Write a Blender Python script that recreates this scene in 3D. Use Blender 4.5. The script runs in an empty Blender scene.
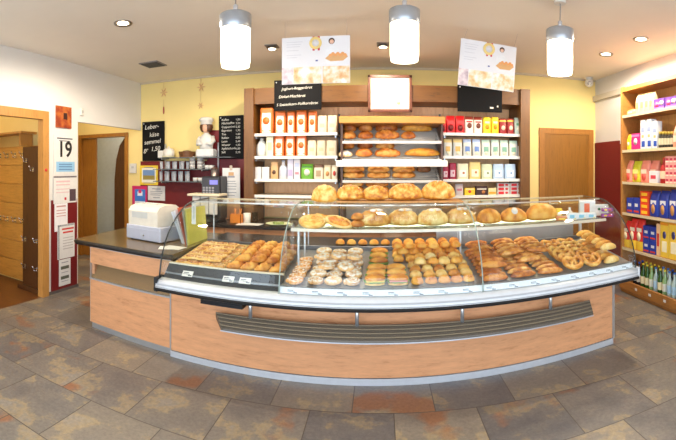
import bpy, math, random
from math import sin, cos, tan, pi, atan, atan2, sqrt, radians
random.seed(7)
S = bpy.context.scene
COL = S.collection

# ------------------------------------------------------------------ camera model (stitched wide view = cylindrical lens)
F, XC, YH, H = 422.0, 380.0, 168.0, 1.6
def th(px): return (px-XC)/F
def xat(px, Y): return Y*tan(th(px))                         # sight line at px meets the plane y=Y
def zat(px, py, Y): return H+(YH-py)/F*Y/cos(th(px))
def yat(px, X): return X/tan(th(px))
def zatx(px, py, X): return H+(YH-py)/F*abs(X/sin(th(px)))

# ------------------------------------------------------------------ colour + materials
def lin(c):
    c = c/255.0
    return c/12.92 if c <= .04045 else ((c+.055)/1.055)**2.4
def rgb(t): return (lin(t[0]), lin(t[1]), lin(t[2]), 1)
MATS = {}
def nd(nt, typ, **kw):
    n = nt.nodes.new(typ)
    for k, v in kw.items(): setattr(n, k, v)
    return n
def mixcol(nt, fac, a, b, blend='MIX'):
    m = nd(nt, 'ShaderNodeMix', data_type='RGBA', blend_type=blend)
    for sock, v in ((m.inputs[0], fac), (m.inputs[6], a), (m.inputs[7], b)):
        if hasattr(v, 'is_output') or isinstance(v, bpy.types.NodeSocket): nt.links.new(v, sock)
        else: sock.default_value = v
    return m.outputs[2]
def base(name):
    m = bpy.data.materials.new(name); m.use_nodes = True
    nt = m.node_tree
    return m, nt, nt.nodes['Principled BSDF']
def coord(nt, scale=(1,1,1), kind='Object', rot=(0,0,0), loc=(0,0,0)):
    tc = nd(nt, 'ShaderNodeTexCoord'); mp = nd(nt, 'ShaderNodeMapping')
    mp.inputs['Scale'].default_value = scale; mp.inputs['Rotation'].default_value = rot; mp.inputs['Location'].default_value = loc
    nt.links.new(tc.outputs[kind], mp.inputs['Vector']); return mp.outputs['Vector']
def ramp(nt, src, stops):
    r = nd(nt, 'ShaderNodeValToRGB'); e = r.color_ramp.elements
    while len(e) < len(stops): e.new(.5)
    for i, (p, c) in enumerate(stops): e[i].position = p; e[i].color = c if len(c) == 4 else rgb(c)
    nt.links.new(src, r.inputs[0]); return r.outputs[0]
def noise(nt, vec, scale, detail=3, rough=.5):
    n = nd(nt, 'ShaderNodeTexNoise'); n.inputs['Scale'].default_value = scale; n.inputs['Detail'].default_value = detail; n.inputs['Roughness'].default_value = rough
    if vec is not None: nt.links.new(vec, n.inputs['Vector'])
    return n.outputs['Fac']
def bump(nt, b, h, strength=.3, dist=.01):
    n = nd(nt, 'ShaderNodeBump'); n.inputs['Strength'].default_value = strength; n.inputs['Distance'].default_value = dist
    nt.links.new(h, n.inputs['Height']); nt.links.new(n.outputs[0], b.inputs['Normal'])
def mat(c, rough=.5, metal=0, var=.06, scale=18, spec=.5, c2=None):
    """plain procedural paint / plastic / paper with a little mottling"""
    key = ('p', c, rough, metal, var, scale, c2)
    if key in MATS: return MATS[key]
    m, nt, b = base('surface_%02x%02x%02x' % c)
    a = rgb(c); d = rgb(c2) if c2 else tuple(x*(1-var*2) for x in a[:3])+(1,)
    f = noise(nt, coord(nt), scale)
    nt.links.new(mixcol(nt, f, a if c2 else tuple(min(1, x*(1+var)) for x in a[:3])+(1,), d), b.inputs['Base Color'])
    b.inputs['Roughness'].default_value = rough; b.inputs['Metallic'].default_value = metal
    b.inputs['Specular IOR Level'].default_value = spec
    MATS[key] = m; return m
def wood(ca, cb, stretch=(1,1,1), rough=.4, scale=6, key=None):
    k = ('w', ca, cb, stretch)
    if k in MATS: return MATS[k]
    m, nt, b = base('wood_grain')
    v = coord(nt, stretch)
    n1 = noise(nt, v, scale, 6, .6); n2 = noise(nt, v, scale*5, 3)
    mm = nd(nt, 'ShaderNodeMath', operation='MULTIPLY_ADD'); nt.links.new(n2, mm.inputs[0]); mm.inputs[1].default_value = .4; nt.links.new(n1, mm.inputs[2])
    c = ramp(nt, mm.outputs[0], [(.45, cb), (.62, ca), (.85, tuple(min(255, int(x*1.06)) for x in ca))])
    nt.links.new(c, b.inputs['Base Color']); b.inputs['Roughness'].default_value = rough
    MATS[k] = m; return m
def crust(name, ca, cb, cc=None, sugar=0, scale=14, rough=.55, white=(250,245,236)):
    """baked crust, browned unevenly; optional sugar or flour dusting from above in the object's own space"""
    if name in MATS: return MATS[name]
    m, nt, b = base(name)
    v = coord(nt)
    oi = nd(nt, 'ShaderNodeObjectInfo')
    n1 = nd(nt, 'ShaderNodeTexNoise', noise_dimensions='4D'); n1.inputs['Scale'].default_value = scale; n1.inputs['Detail'].default_value = 5
    nt.links.new(v, n1.inputs['Vector'])
    mw = nd(nt, 'ShaderNodeMath', operation='MULTIPLY'); nt.links.new(oi.outputs['Random'], mw.inputs[0]); mw.inputs[1].default_value = 40
    nt.links.new(mw.outputs[0], n1.inputs['W'])
    ad = nd(nt, 'ShaderNodeMath', operation='MULTIPLY_ADD'); nt.links.new(oi.outputs['Random'], ad.inputs[0]); ad.inputs[1].default_value = .16; nt.links.new(n1.outputs['Fac'], ad.inputs[2])
    c = ramp(nt, ad.outputs[0], [(.38, cb), (.56, ca), (.74, cc or tuple(min(255, int(x*1.12)) for x in ca))])
    if sugar:
        n2 = noise(nt, v, scale*2.2, 4, .7)
        geo = nd(nt, 'ShaderNodeTexCoord'); sx = nd(nt, 'ShaderNodeSeparateXYZ'); nt.links.new(geo.outputs['Normal'], sx.inputs[0])
        a1 = nd(nt, 'ShaderNodeMath', operation='MULTIPLY_ADD'); nt.links.new(sx.outputs['Z'], a1.inputs[0]); a1.inputs[1].default_value = .25; nt.links.new(n2, a1.inputs[2])
        f = ramp(nt, a1.outputs[0], [(.78-.3*sugar, (0,0,0,1)), (.95-.3*sugar, (1,1,1,1))])
        c = mixcol(nt, f, c, rgb(white))
    nt.links.new(c, b.inputs['Base Color']); b.inputs['Roughness'].default_value = rough
    bump(nt, b, n1.outputs['Fac'], .25, .01)
    MATS[name] = m; return m
def glass(name, tint=(251,253,252), fmin=.015, fmax=.5, blend=.35):
    if name in MATS: return MATS[name]
    m = bpy.data.materials.new(name); m.use_nodes = True; nt = m.node_tree; nt.nodes.clear()
    o = nd(nt, 'ShaderNodeOutputMaterial'); t = nd(nt, 'ShaderNodeBsdfTransparent'); g = nd(nt, 'ShaderNodeBsdfGlossy'); mx = nd(nt, 'ShaderNodeMixShader')
    t.inputs[0].default_value = rgb(tint); g.inputs['Roughness'].default_value = .01; g.inputs['Color'].default_value = (1,1,1,1)
    lw = nd(nt, 'ShaderNodeLayerWeight'); lw.inputs['Blend'].default_value = .5
    pw_ = nd(nt, 'ShaderNodeMath', operation='POWER'); nt.links.new(lw.outputs['Facing'], pw_.inputs[0]); pw_.inputs[1].default_value = 5
    fr = nd(nt, 'ShaderNodeMath', operation='MULTIPLY_ADD'); nt.links.new(pw_.outputs[0], fr.inputs[0]); fr.inputs[1].default_value = fmax-fmin; fr.inputs[2].default_value = fmin
    nt.links.new(fr.outputs[0], mx.inputs[0]); nt.links.new(t.outputs[0], mx.inputs[1]); nt.links.new(g.outputs[0], mx.inputs[2]); nt.links.new(mx.outputs[0], o.inputs[0])
    MATS[name] = m; return m
def milky(name, c, a):
    if name in MATS: return MATS[name]
    m = bpy.data.materials.new(name); m.use_nodes = True; nt = m.node_tree; b = nt.nodes['Principled BSDF']
    b.inputs['Base Color'].default_value = rgb(c); b.inputs['Roughness'].default_value = .15; b.inputs['Alpha'].default_value = a
    MATS[name] = m; return m
def emit(name, c, strength):
    if name in MATS: return MATS[name]
    m, nt, b = base(name)
    b.inputs['Base Color'].default_value = rgb(c); b.inputs['Emission Color'].default_value = rgb(c); b.inputs['Emission Strength'].default_value = strength
    MATS[name] = m; return m

# ------------------------------------------------------------------ mesh builder
class MB:
    def __init__(s): s.v, s.f, s.m, s.sm = [], [], [], []
    def add(s, vs, fs, mi=0, smooth=False):
        o = len(s.v); s.v += [tuple(p) for p in vs]
        for i, f in enumerate(fs):
            s.f.append(tuple(k+o for k in f)); s.m.append(mi[i] if isinstance(mi, list) else mi); s.sm.append(smooth)
        return s
    def box(s, x0, x1, y0, y1, z0, z1, mi=0):
        vs = [(x,y,z) for z in (z0,z1) for y in (y0,y1) for x in (x0,x1)]
        return s.add(vs, [(0,2,3,1),(4,5,7,6),(0,1,5,4),(2,6,7,3),(0,4,6,2),(1,3,7,5)], mi)
    def rbox(s, x0, x1, y0, y1, z0, z1, b=.004, mi=0):
        """box with chamfered edges"""
        vs, fs = [], []
        X, Y, Z = (x0,x1), (y0,y1), (z0,z1)
        idx = {}
        for i in (0,1):
            for j in (0,1):
                for k in (0,1):
                    sx, sy, sz = (1-2*i)*b, (1-2*j)*b, (1-2*k)*b
                    for a, p in enumerate(((X[i],Y[j]+sy,Z[k]+sz),(X[i]+sx,Y[j],Z[k]+sz),(X[i]+sx,Y[j]+sy,Z[k]))):
                        idx[i,j,k,a] = len(vs); vs.append(p)
        for i in (0,1): fs.append(tuple(idx[i,j,k,0] for j,k in ((0,0),(0,1),(1,1),(1,0))))
        for j in (0,1): fs.append(tuple(idx[i,j,k,1] for i,k in ((0,0),(1,0),(1,1),(0,1))))
        for k in (0,1): fs.append(tuple(idx[i,j,k,2] for i,j in ((0,0),(0,1),(1,1),(1,0))))
        for i in (0,1):
            for j in (0,1): fs.append((idx[i,j,0,0],idx[i,j,0,1],idx[i,j,1,1],idx[i,j,1,0]))
        for i in (0,1):
            for k in (0,1): fs.append((idx[i,0,k,0],idx[i,0,k,2],idx[i,1,k,2],idx[i,1,k,0]))
        for j in (0,1):
            for k in (0,1): fs.append((idx[0,j,k,1],idx[0,j,k,2],idx[1,j,k,2],idx[1,j,k,1]))
        for i in (0,1):
            for j in (0,1):
                for k in (0,1): fs.append((idx[i,j,k,0],idx[i,j,k,1],idx[i,j,k,2]))
        return s.add(vs, fs, mi)
    def loft(s, rings, mi=0, smooth=True, cap=True, closed=True):
        """rings: equal-length lists of points"""
        n = len(rings[0]); vs = [p for r in rings for p in r]; fs, ms = [], []
        for i in range(len(rings)-1):
            for j in range(n if closed else n-1):
                k = (j+1) % n
                fs.append((i*n+j, i*n+k, (i+1)*n+k, (i+1)*n+j)); ms.append(mi(i, j) if callable(mi) else mi)
        s.add(vs, fs, ms, smooth)
        if cap and closed:
            o = len(s.v)-len(vs)
            s.f.append(tuple(o+j for j in reversed(range(n)))); s.m.append(mi(0,0) if callable(mi) else mi); s.sm.append(False)
            s.f.append(tuple(o+(len(rings)-1)*n+j for j in range(n))); s.m.append(mi(len(rings)-2,0) if callable(mi) else mi); s.sm.append(False)
        return s
    def lathe(s, prof, n=16, c=(0,0,0), mi=0, smooth=True, cap=True):
        return s.loft([[(c[0]+r*cos(2*pi*j/n), c[1]+r*sin(2*pi*j/n), c[2]+z) for j in range(n)] for r, z in prof], mi, smooth, cap)
    def tube(s, pts, rad, n=8, mi=0):
        rings = []; N = len(pts)
        for i, p in enumerate(pts):
            a = pts[max(0,i-1)]; b = pts[min(N-1,i+1)]
            t = [b[k]-a[k] for k in range(3)]; L = sqrt(sum(x*x for x in t)) or 1; t = [x/L for x in t]
            up = (0,0,1) if abs(t[2]) < .9 else (1,0,0)
            u = (t[1]*up[2]-t[2]*up[1], t[2]*up[0]-t[0]*up[2], t[0]*up[1]-t[1]*up[0]); L = sqrt(sum(x*x for x in u)); u = [x/L for x in u]
            w = (t[1]*u[2]-t[2]*u[1], t[2]*u[0]-t[0]*u[2], t[0]*u[1]-t[1]*u[0])
            r = rad[i] if isinstance(rad, (list, tuple)) else rad
            rings.append([tuple(p[k]+r*(cos(2*pi*j/n)*u[k]+sin(2*pi*j/n)*w[k]) for k in range(3)) for j in range(n)])
        return s.loft(rings, mi)
    def prism(s, poly, y0, y1, mi=0, axis='y'):
        """extrude an (a,b) outline along an axis"""
        n = len(poly)
        if axis == 'y': A = [(a,y0,b) for a,b in poly]; B = [(a,y1,b) for a,b in poly]
        elif axis == 'x': A = [(y0,a,b) for a,b in poly]; B = [(y1,a,b) for a,b in poly]
        else: A = [(a,b,y0) for a,b in poly]; B = [(a,b,y1) for a,b in poly]
        return s.add(A+B, [tuple(range(n)), tuple(reversed(range(n,2*n)))]+[(j,j+n,(j+1)%n+n,(j+1)%n) for j in range(n)], mi)
    def mesh(s, name, mats):
        me = bpy.data.meshes.new(name); me.from_pydata(s.v, [], s.f)
        for m in (mats if isinstance(mats, (list, tuple)) else [mats]): me.materials.append(m)
        me.polygons.foreach_set('material_index', s.m); me.polygons.foreach_set('use_smooth', s.sm)
        import bmesh
        bm = bmesh.new(); bm.from_mesh(me); bmesh.ops.recalc_face_normals(bm, faces=bm.faces); bm.to_mesh(me); bm.free()
        me.update(); return me
    def build(s, name, mats, parent=None, loc=(0,0,0), rot=(0,0,0)):
        return link(name, s.mesh(name, mats), parent, loc, rot)
def link(name, data, parent=None, loc=(0,0,0), rot=(0,0,0)):
    o = bpy.data.objects.new(name, data); COL.objects.link(o); o.location = loc; o.rotation_euler = rot
    if parent is not None: o.parent = parent
    return o
def tag(o, label=None, cat=None, group=None, kind=None):
    for k, v in (('label', label), ('category', cat), ('group', group), ('kind', kind)):
        if v: o[k] = v
    return o
def thing(name, label, cat, loc=(0,0,0), rotz=0, group=None):
    return tag(link(name, None, None, loc, (0,0,rotz)), label, cat, group)
def struct(o): o['kind'] = 'structure'; return o
def dup(root, loc, rot=(0,0,0), label=None, group=None, scale=None):
    r = root.copy(); COL.objects.link(r); r.location = loc; r.rotation_euler = rot
    if label: r['label'] = label
    if group: r['group'] = group
    if scale: r.scale = scale if isinstance(scale, tuple) else (scale,)*3
    for ch in list(root.children):
        c = ch.copy(); COL.objects.link(c); c.parent = r
        for g in list(ch.children):
            d = g.copy(); COL.objects.link(d); d.parent = c
    return r
PROTO = {}
def place(key, maker, loc, rot=(0,0,0), label=None, group=None, scale=None):
    """first use builds the thing, later uses copy it with its parts"""
    if key in PROTO: return dup(PROTO[key], loc, rot, label, group, scale)
    o = maker(); PROTO[key] = o; o.location = loc; o.rotation_euler = rot
    if label: o['label'] = label
    if group: o['group'] = group
    if scale: o.scale = scale if isinstance(scale, tuple) else (scale,)*3
    return o
def text(body, size, m, parent, loc, rot=(pi/2,0,0), name='lettering', shear=0, align='LEFT', ext=.0006, bold=0):
    c = bpy.data.curves.new(name, 'FONT'); c.body = body; c.size = size; c.extrude = ext; c.shear = shear; c.align_x = align; c.offset = bold; c.space_line = .95
    c.materials.append(m); t = link('draft', c); bpy.context.view_layer.update()
    me = bpy.data.meshes.new_from_object(t.evaluated_get(bpy.context.evaluated_depsgraph_get()))
    bpy.data.objects.remove(t); bpy.data.curves.remove(c); me.name = name
    return link(name, me, parent, loc, rot)
ORD = ['first','second','third','fourth','fifth','sixth','seventh','eighth','ninth','tenth','eleventh','twelfth','thirteenth','fourteenth','fifteenth','sixteenth']
# ================================================================== shared looks
W_PANEL = wood((204,146,104), (184,124,82), (1,1,5), .4)
W_PANELX = wood((206,148,104), (186,126,84), (.7,4,5), .35)
W_FRAME = wood((108,68,18), (78,48,10), (6,6,1), .45)
W_OAK = wood((160,106,40), (134,84,26), (8,8,1), .4)
W_OAKL = wood((164,110,52), (136,86,36), (6,1,6), .4)
W_JAMB = wood((190,136,70), (166,112,50), (8,8,1), .4)
W_GOLD = wood((200,136,58), (172,108,36), (1,6,6), .4)
W_DARK = wood((86,54,30), (58,34,18), (8,8,1), .4)
M_WHITE = mat((222,218,208), .4)
M_SHELF = mat((216,208,192), .35)
M_ALU = mat((196,198,200), .3, .7)
M_CHROME = mat((220,220,222), .15, 1)
M_BUMPER = mat((212,214,216), .3)
M_BLACK = mat((24,24,26), .4)
M_WORKTOP = mat((96,78,48), .2, 0, .2, 60, c2=(122,102,66))
M_DTOP = mat((50,44,42), .22, 0, .2, 60)
M_GREYRAIL = mat((46,48,52), .7, 0, .12, 50)
M_RED = mat((132,28,30), .5, 0, .2, 90, c2=(96,16,18))
M_PAPER = mat((228,225,218), .6)
M_INK = mat((70,70,80), .6)
M_GLASS = glass('clear_glass')
M_GLASSTUBE = glass('drinking_glass', (226,232,232))
M_CHALK = mat((12,11,11), .7, 0, .06, 18, .2)
M_CHALKINK = mat((225,220,205), .7)

# ================================================================== the room
WL, WR, WB, WF, CH = -3.75, 3.30, 5.90, -2.4, 3.0
def tile_floor():
    m, nt, b = base('slate_tiles')
    v = coord(nt, loc=(.46, .25, 0))
    br = nd(nt, 'ShaderNodeTexBrick'); br.offset = .5; br.squash = 1
    br.inputs['Scale'].default_value = 1; br.inputs['Brick Width'].default_value = .55; br.inputs['Row Height'].default_value = .5
    br.inputs['Mortar Size'].default_value = .004; br.inputs['Mortar Smooth'].default_value = .3; br.inputs['Bias'].default_value = 0
    br.inputs['Color1'].default_value = (0,0,0,1); br.inputs['Color2'].default_value = (1,1,1,1); br.inputs['Mortar'].default_value = (.5,.5,.5,1)
    nt.links.new(v, br.inputs['Vector'])
    tone = ramp(nt, br.outputs['Color'], [(0, (126,120,116)), (.25, (168,158,140)), (.5, (116,112,112)), (.75, (184,168,142)), (1, (134,126,120))])
    # cloud pattern differs per tile: 4D noise whose W is the tile's random value
    n4 = nd(nt, 'ShaderNodeTexNoise', noise_dimensions='4D'); n4.inputs['Scale'].default_value = 3.2; n4.inputs['Detail'].default_value = 6; n4.inputs['Roughness'].default_value = .6
    nt.links.new(v, n4.inputs['Vector'])
    mw = nd(nt, 'ShaderNodeMath', operation='MULTIPLY'); nt.links.new(br.outputs['Color'], mw.inputs[0]); mw.inputs[1].default_value = 23; nt.links.new(mw.outputs[0], n4.inputs['W'])
    cl = ramp(nt, n4.outputs['Fac'], [(.32, (98,98,102)), (.46, (132,126,120)), (.54, (146,138,126)), (.585, (200,174,126)), (.64, (172,162,146)), (.8, (194,186,168))])
    c = mixcol(nt, .55, tone, cl)
    n5 = nd(nt, 'ShaderNodeTexNoise', noise_dimensions='4D'); n5.inputs['Scale'].default_value = 1.7; n5.inputs['Detail'].default_value = 4
    nt.links.new(v, n5.inputs['Vector'])
    mw2 = nd(nt, 'ShaderNodeMath', operation='MULTIPLY'); nt.links.new(br.outputs['Color'], mw2.inputs[0]); mw2.inputs[1].default_value = 57; nt.links.new(mw2.outputs[0], n5.inputs['W'])
    f = ramp(nt, n5.outputs['Fac'], [(.58, (0,0,0,1)), (.635, (.75,.75,.75,1))])
    c = mixcol(nt, f, c, rgb((178,112,66)))
    n6 = noise(nt, v, 40, 4, .7); g6 = ramp(nt, n6, [(.3, (.60,.60,.61,1)), (.7, (.86,.86,.87,1))])
    c = mixcol(nt, 1, c, g6, 'MULTIPLY')
    c = mixcol(nt, br.outputs['Fac'], c, rgb((86,78,70)))
    nt.links.new(c, b.inputs['Base Color'])
    nt.links.new(ramp(nt, n4.outputs['Fac'], [(.2, (.3,.3,.3,1)), (.8, (.5,.5,.5,1))]), b.inputs['Roughness'])
    bump(nt, b, n6, .12, .01)
    return m
M_CEIL = mat((238,228,212), .8, 0, .02, 3)
M_WALLW = mat((228,224,217), .8, 0, .02, 3)
M_YELLOW = mat((242,216,140), .8, 0, .03, 3)
M_WALLG = mat((214,210,204), .8, 0, .02, 3)
struct(MB().box(WL, WR, WF, 8.2, -.1, 0).box(-6.4, WL, 4.1, 8.2, -.1, 0).build('floor', tile_floor()))
struct(MB().box(-6.4, WL, 1.2, 4.1, -.1, 0).build('floor_cloakroom', wood((106,66,34), (80,46,22), (1,7,1), .35)))
struct(MB().box(-6.5, WR+.2, WF-.2, 8.2, CH, CH+.1).build('ceiling', M_CEIL))
# left wall: doorway to the cloakroom, pier with notices, open passage to the corner
D0, D1 = 2.62, 3.63                                   # cloakroom doorway
P1 = 4.31                                             # pier ends, passage starts
b = MB().box(WL-.06, WL, WF, D0-.05, 0, CH).box(WL-.06, WL, D0-.05, D1+.05, 2.25, CH).box(WL-.06, WL, D1+.05, P1, 0, CH).box(WL-.06, WL, P1, WB, 2.225, CH)
struct(b.build('wall_left', M_WALLW))
# back wall, with a doorway inside the passage
PX0, PX1, PZ = xat(82, WB), xat(125.5, WB), 2.14
b = MB().box(PX1+.03, WR+.15, WB, WB+.15, 0, CH).box(PX0-.03, PX1+.03, WB, WB+.15, PZ+.03, CH).box(-6.4, PX0-.03, WB, WB+.15, 0, CH)
struct(b.build('wall_back', M_YELLOW))
struct(MB().box(WR, WR+.15, WF, WB, 0, CH).build('wall_right', M_WALLG))
# street side behind the camera: piers and parapet around shop windows
b = MB().box(-3.9, 3.45, WF-.15, WF, 0, .25).box(-3.9, 3.45, WF-.15, WF, 2.75, CH)
for x in (-3.9, -1.5, 1.0, 3.30): b.box(x, x+.15, WF-.15, WF, .25, 2.75)
struct(b.build('wall_front', M_WALLW))
# cloakroom shell and the passage shell
struct(MB().box(-6.4, WL-.15, 3.95, 4.05, 0, CH).build('wall_cloakroom', M_YELLOW))
struct(MB().box(-6.5, -6.4, 1.2, 8.2, 0, CH).build('wall_side', M_YELLOW))
struct(MB().box(-6.4, -3.9, 1.1, 1.2, 0, CH).build('wall_cloakroom_end', M_YELLOW))
struct(MB().box(-6.4, -3.0, 7.3, 7.4, 0, CH).build('wall_passage', mat((200,208,220), .7)))
# wall panels in dark red
z1 = 1.71
struct(MB().prism([(WL, 0), (-1.7, 0), (-1.7, 2.17), (xat(209.5, 5.88), 2.17), (xat(209.5, 5.88), 2.02), (xat(207, 5.88), 2.02), (xat(207, 5.88), z1), (WL, z1)], 5.882, 5.899).build('trim_1', M_RED))
struct(MB().box(WL+.001, WL+.014, 3.79, P1-.03, .04, 1.19).build('trim_2', M_RED))
struct(MB().prism([(4.2, 0), (5.895, 0), (5.895, 2.0), (5.16, 2.0), (5.16, 1.95), (5.1, 1.95), (5.1, 1.88), (4.2, 1.88)], WR-.014, WR-.001, axis='x').build('trim_3', M_RED))
# rail along the right wall and thin cornice shadow strips
struct(MB().box(WR-.05, WR-.001, 4.9, 5.895, 2.66, 2.74).build('trim_4', mat((190,182,166), .5)))
M_CORN = mat((206,188,160), .7)
struct(MB().box(WL, WR, WB-.025, WB-.001, CH-.025, CH-.001).build('trim_5', M_CORN))
# ---- door frames
def frame(name, u0, u1, top, w, t0, t1, axis, m):
    b = MB()
    for a, c in ((u0-w, u0), (u1, u1+w)):
        if axis == 'x': b.box(t0, t1, a, c, 0, top+w)
        else: b.box(a, c, t0, t1, 0, top+w)
    if axis == 'x': b.box(t0, t1, u0, u1, top, top+w)
    else: b.box(u0, u1, t0, t1, top, top+w)
    return struct(b.build(name, m))
frame('trim_6', D0, D1, 2.2, .105, WL-.065, WL+.025, 'x', W_JAMB)
frame('trim_7', PX0, PX1, PZ, .06, WB-.03, WB+.16, 'y', W_OAK)
# closed oak door in the back wall
dx0, dx1 = xat(544, WB), xat(588, WB)
frame('trim_8', dx0, dx1, 2.12, .085, WB-.03, WB-.001, 'y', W_OAK)
d = struct(MB().box(dx0, dx1, WB-.018, WB-.001, .01, 2.12).build('door_1', wood((142,94,30), (122,78,20), (9,9,.7), .4)))
MB().box(-.012, .012, -.012, 0, -.09, .09).tube([(-.008,-.03,.04),(.11,-.03,.04)], .01).tube([(0,0,.04),(0,-.03,.04)], .01).build('door_handle', M_ALU, d, (dx0+.09, WB-.018, 1.02))
# doorway in the passage: pale wood leaf folded back and dark leaf
d = struct(MB().box(PX0+.005, xat(95, WB), WB+.03, WB+.07, .01, PZ-.01).build('door_2', W_OAK))
d = struct(MB().prism([(xat(113.5, 6.05), .01), (xat(124, 6.05), .01), (xat(124, 6.05), 2.13), (xat(119, 6.05), 2.0), (xat(115.5, 6.05), 1.75), (xat(113.8, 6.05), 1.4)], WB+.17, WB+.21).build('door_3', W_DARK))
o = thing('light_switch', 'cream double light switch on the pale grey passage wall', 'switch', (xat(115, 7.3), 7.297, zat(115, 185, 7.3)))
o.location = (-4.95, 7.297, 1.2)
MB().rbox(-.06, .06, -.012, 0, -.04, .04, .003).build('plate', mat((236,224,180), .4), o)
MB().box(-.05, -.003, -.016, -.012, -.03, .03).build('rocker', M_PAPER, o); MB().box(.003, .05, -.016, -.012, -.03, .03).build('rocker', M_PAPER, o)
# cloakroom lining with grooves
b = MB()
for i in range(7):
    b.rbox(-6.3, -3.93, 3.925, 3.949, .02+i*.27, .285+i*.27, .006)
struct(b.build('trim_9', wood((206,156,78), (184,132,58), (1,5,7), .4)))
struct(MB().box(WL+.001, WL+.014, D1+.11, P1, 0, .04).build('baseboard_left', mat((96,88,82), .5)))

# ---- cloakroom: coat rack board, hook rails, bundle
o = thing('coat_rack_board', 'dark brown upright board with chrome hooks inside the cloakroom doorway', 'coat rack', (-4.045, 3.745, 0), -.06)
MB().rbox(-.18, .18, -.02, .02, .06, 1.88, .004).build('board', W_DARK, o)
MB().rbox(-.23, .23, -.07, .07, 0, .06, .004).build('base', W_DARK, o)
for x, z in ((-.10, 1.70), (.04, 1.58), (-.12, .66), (.12, .66), (-.12, .30), (.12, .30)):
    MB().box(-.014, .014, -.004, 0, -.03, .03).tube([(0,0,.02),(0,-.05,.02),(0,-.075,.05)], .008).tube([(0,0,-.01),(0,-.04,-.02),(0,-.05,.005)], .007).build('hook', M_CHROME, o, (x, -.02, z))
for z, pl in ((1.78, 'upper'), (.86, 'lower')):
    o = thing('hook_rail', '%s chrome coat hook rail on the wood lined cloakroom wall' % pl, 'coat hooks', (-4.75, 3.924, z), 0, 'cloakroom hook rails')
    MB().box(-.42, .42, -.012, 0, -.035, .035).build('rail', wood((206,156,78), (184,132,58), (1,5,7), .4), o)
    for k in range(5):
        MB().box(-.016, .016, -.005, 0, -.04, .04).tube([(0,0,.02),(0,-.06,.02),(0,-.085,.055)], .009).tube([(0,0,-.02),(0,-.04,-.03),(0,-.055,0)], .008).build('hook', M_CHROME, o, (-.34+k*.17, -.012, 0))
o = thing('hat_shelf', 'wooden hat shelf high on the cloakroom wall', 'shelf', (-4.75, 3.924, 2.06))
MB().box(-.6, .6, -.28, 0, 0, .025).build('board', W_JAMB, o)
for x in (-.5, .5): MB().box(x-.015, x+.015, -.22, 0, -.16, 0).build('bracket', W_JAMB, o)

# ---- ceiling pieces
def downlight(loc, label):
    o = thing('downlight', label, 'ceiling light', loc, 0, 'recessed ceiling downlights')
    MB().lathe([(.055,-.002),(.085,-.012),(.09,-.003),(.09,0)], 24, cap=False).build('ring', mat((150,140,126), .3, .6), o)
    MB().lathe([(.001,-.004),(.056,-.004)], 24, cap=False).build('lamp', emit('downlight_lamp', (255,236,200), 14), o)
    return o
for (px, py), lb in (((123,23), 'recessed downlight in the ceiling ahead of the pier with notices'), ((606,54), 'recessed downlight over the oak door, second out from the shelving'), ((641,39), 'recessed downlight over the tall oak wall shelving')):
    r = (CH-H)*F/(YH-py); downlight((r*sin(th(px)), r*cos(th(px)), CH), lb)
for (px, py), lb in (((272,46), 'swivel ceiling spot half behind the poster above the flour bags'), ((383,44), 'swivel ceiling spot beside the middle pendant lamp')):
    r = (CH-H)*F/(YH-py)
    o = thing('ceiling_spot', lb, 'spotlight', (r*sin(th(px)), r*cos(th(px)), CH), 0, 'swivel ceiling spots')
    MB().box(-.07, .07, -.07, .07, -.012, 0).build('plate', mat((120,112,104), .4, .5), o)
    MB().lathe([(.05,-.035),(.055,-.012)], 18).build('head', mat((110,104,98), .35, .6), o)
    MB().lathe([(.001,-.037),(.044,-.037)], 18, cap=False).build('lamp', emit('spot_lamp', (255,240,214), 8), o)
r = (CH-H)*F/(YH-64); px = 153
o = thing('air_vent', 'dark grey ceiling air vent near the yellow wall corner', 'vent', (r*sin(th(px)), r*cos(th(px)), CH))
MB().box(-.14,.14,-.14,.14,-.012,0).build('frame', mat((150,146,142), .5, .3), o)
bb = MB()
for i in range(6): bb.box(-.12, .12, -.115+i*.04, -.09+i*.04, -.02, -.012)
bb.build('slats', mat((70,70,74), .5, .3), o)
o = thing('security_camera', 'small white dome security camera where yellow wall meets ceiling', 'camera', (xat(589, 5.75), 5.75, CH-.08))
MB().lathe([(.02,.08),(.06,.078),(.06,.055),(.02,.05)], 18).build('mount', M_WHITE, o)
MB().lathe([(.01,-.07),(.05,-.05),(.068,-.01),(.06,.03),(.03,.055)], 18).build('housing', M_WHITE, o)
MB().lathe([(.004,-.012),(.026,-.006),(.03,0)], 14).build('lens', M_BLACK, o, (-.02,-.055,-.02), (pi/2+.3,0,-.3))
o = thing('alarm_sensor', 'small white sensor box on the wall over the passage', 'sensor', (WL+.001, yat(81, WL), zatx(81, 112, WL)))
MB().rbox(0, .03, -.035, .035, -.05, .05, .006).build('housing', M_WHITE, o); MB().box(.03, .033, -.012, .012, -.02, .02).build('window', mat((170,170,168), .3), o)

# ---- pendant lamps
M_SHADE = emit('opal_shade', (255,236,202), 3.0)
def pendant(px, Y, zb, label):
    x = xat(px, Y); h = .375; r = .106
    o = thing('pendant_lamp', label, 'lamp', (x, Y, zb), 0, 'pendant lamps over the counter')
    MB().lathe([(.01,.0),(.10,.0),(r*.95,.012),(r,.04),(r,h*.74)], 32).build('shade', M_SHADE, o)
    MB().lathe([(r+.006,h*.71),(r+.008,h*.72),(r+.008,h-.01),(r-.01,h),(.02,h)], 32).build('metal_cap', mat((176,180,186), .35, .6), o)
    MB().lathe([(.02,h),(.018,h+.06),(.008,h+.07)], 12).build('cord_grip', mat((200,200,202), .3, .5), o)
    MB().tube([(0,0,h+.06),(.005,0,h+.2),(0,0,CH-zb-.03)], .005, 6).build('cord', mat((150,140,130), .5), o)
    MB().lathe([(.05,CH-zb-.04),(.05,CH-zb)], 16).build('ceiling_rose', M_WHITE, o)
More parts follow.
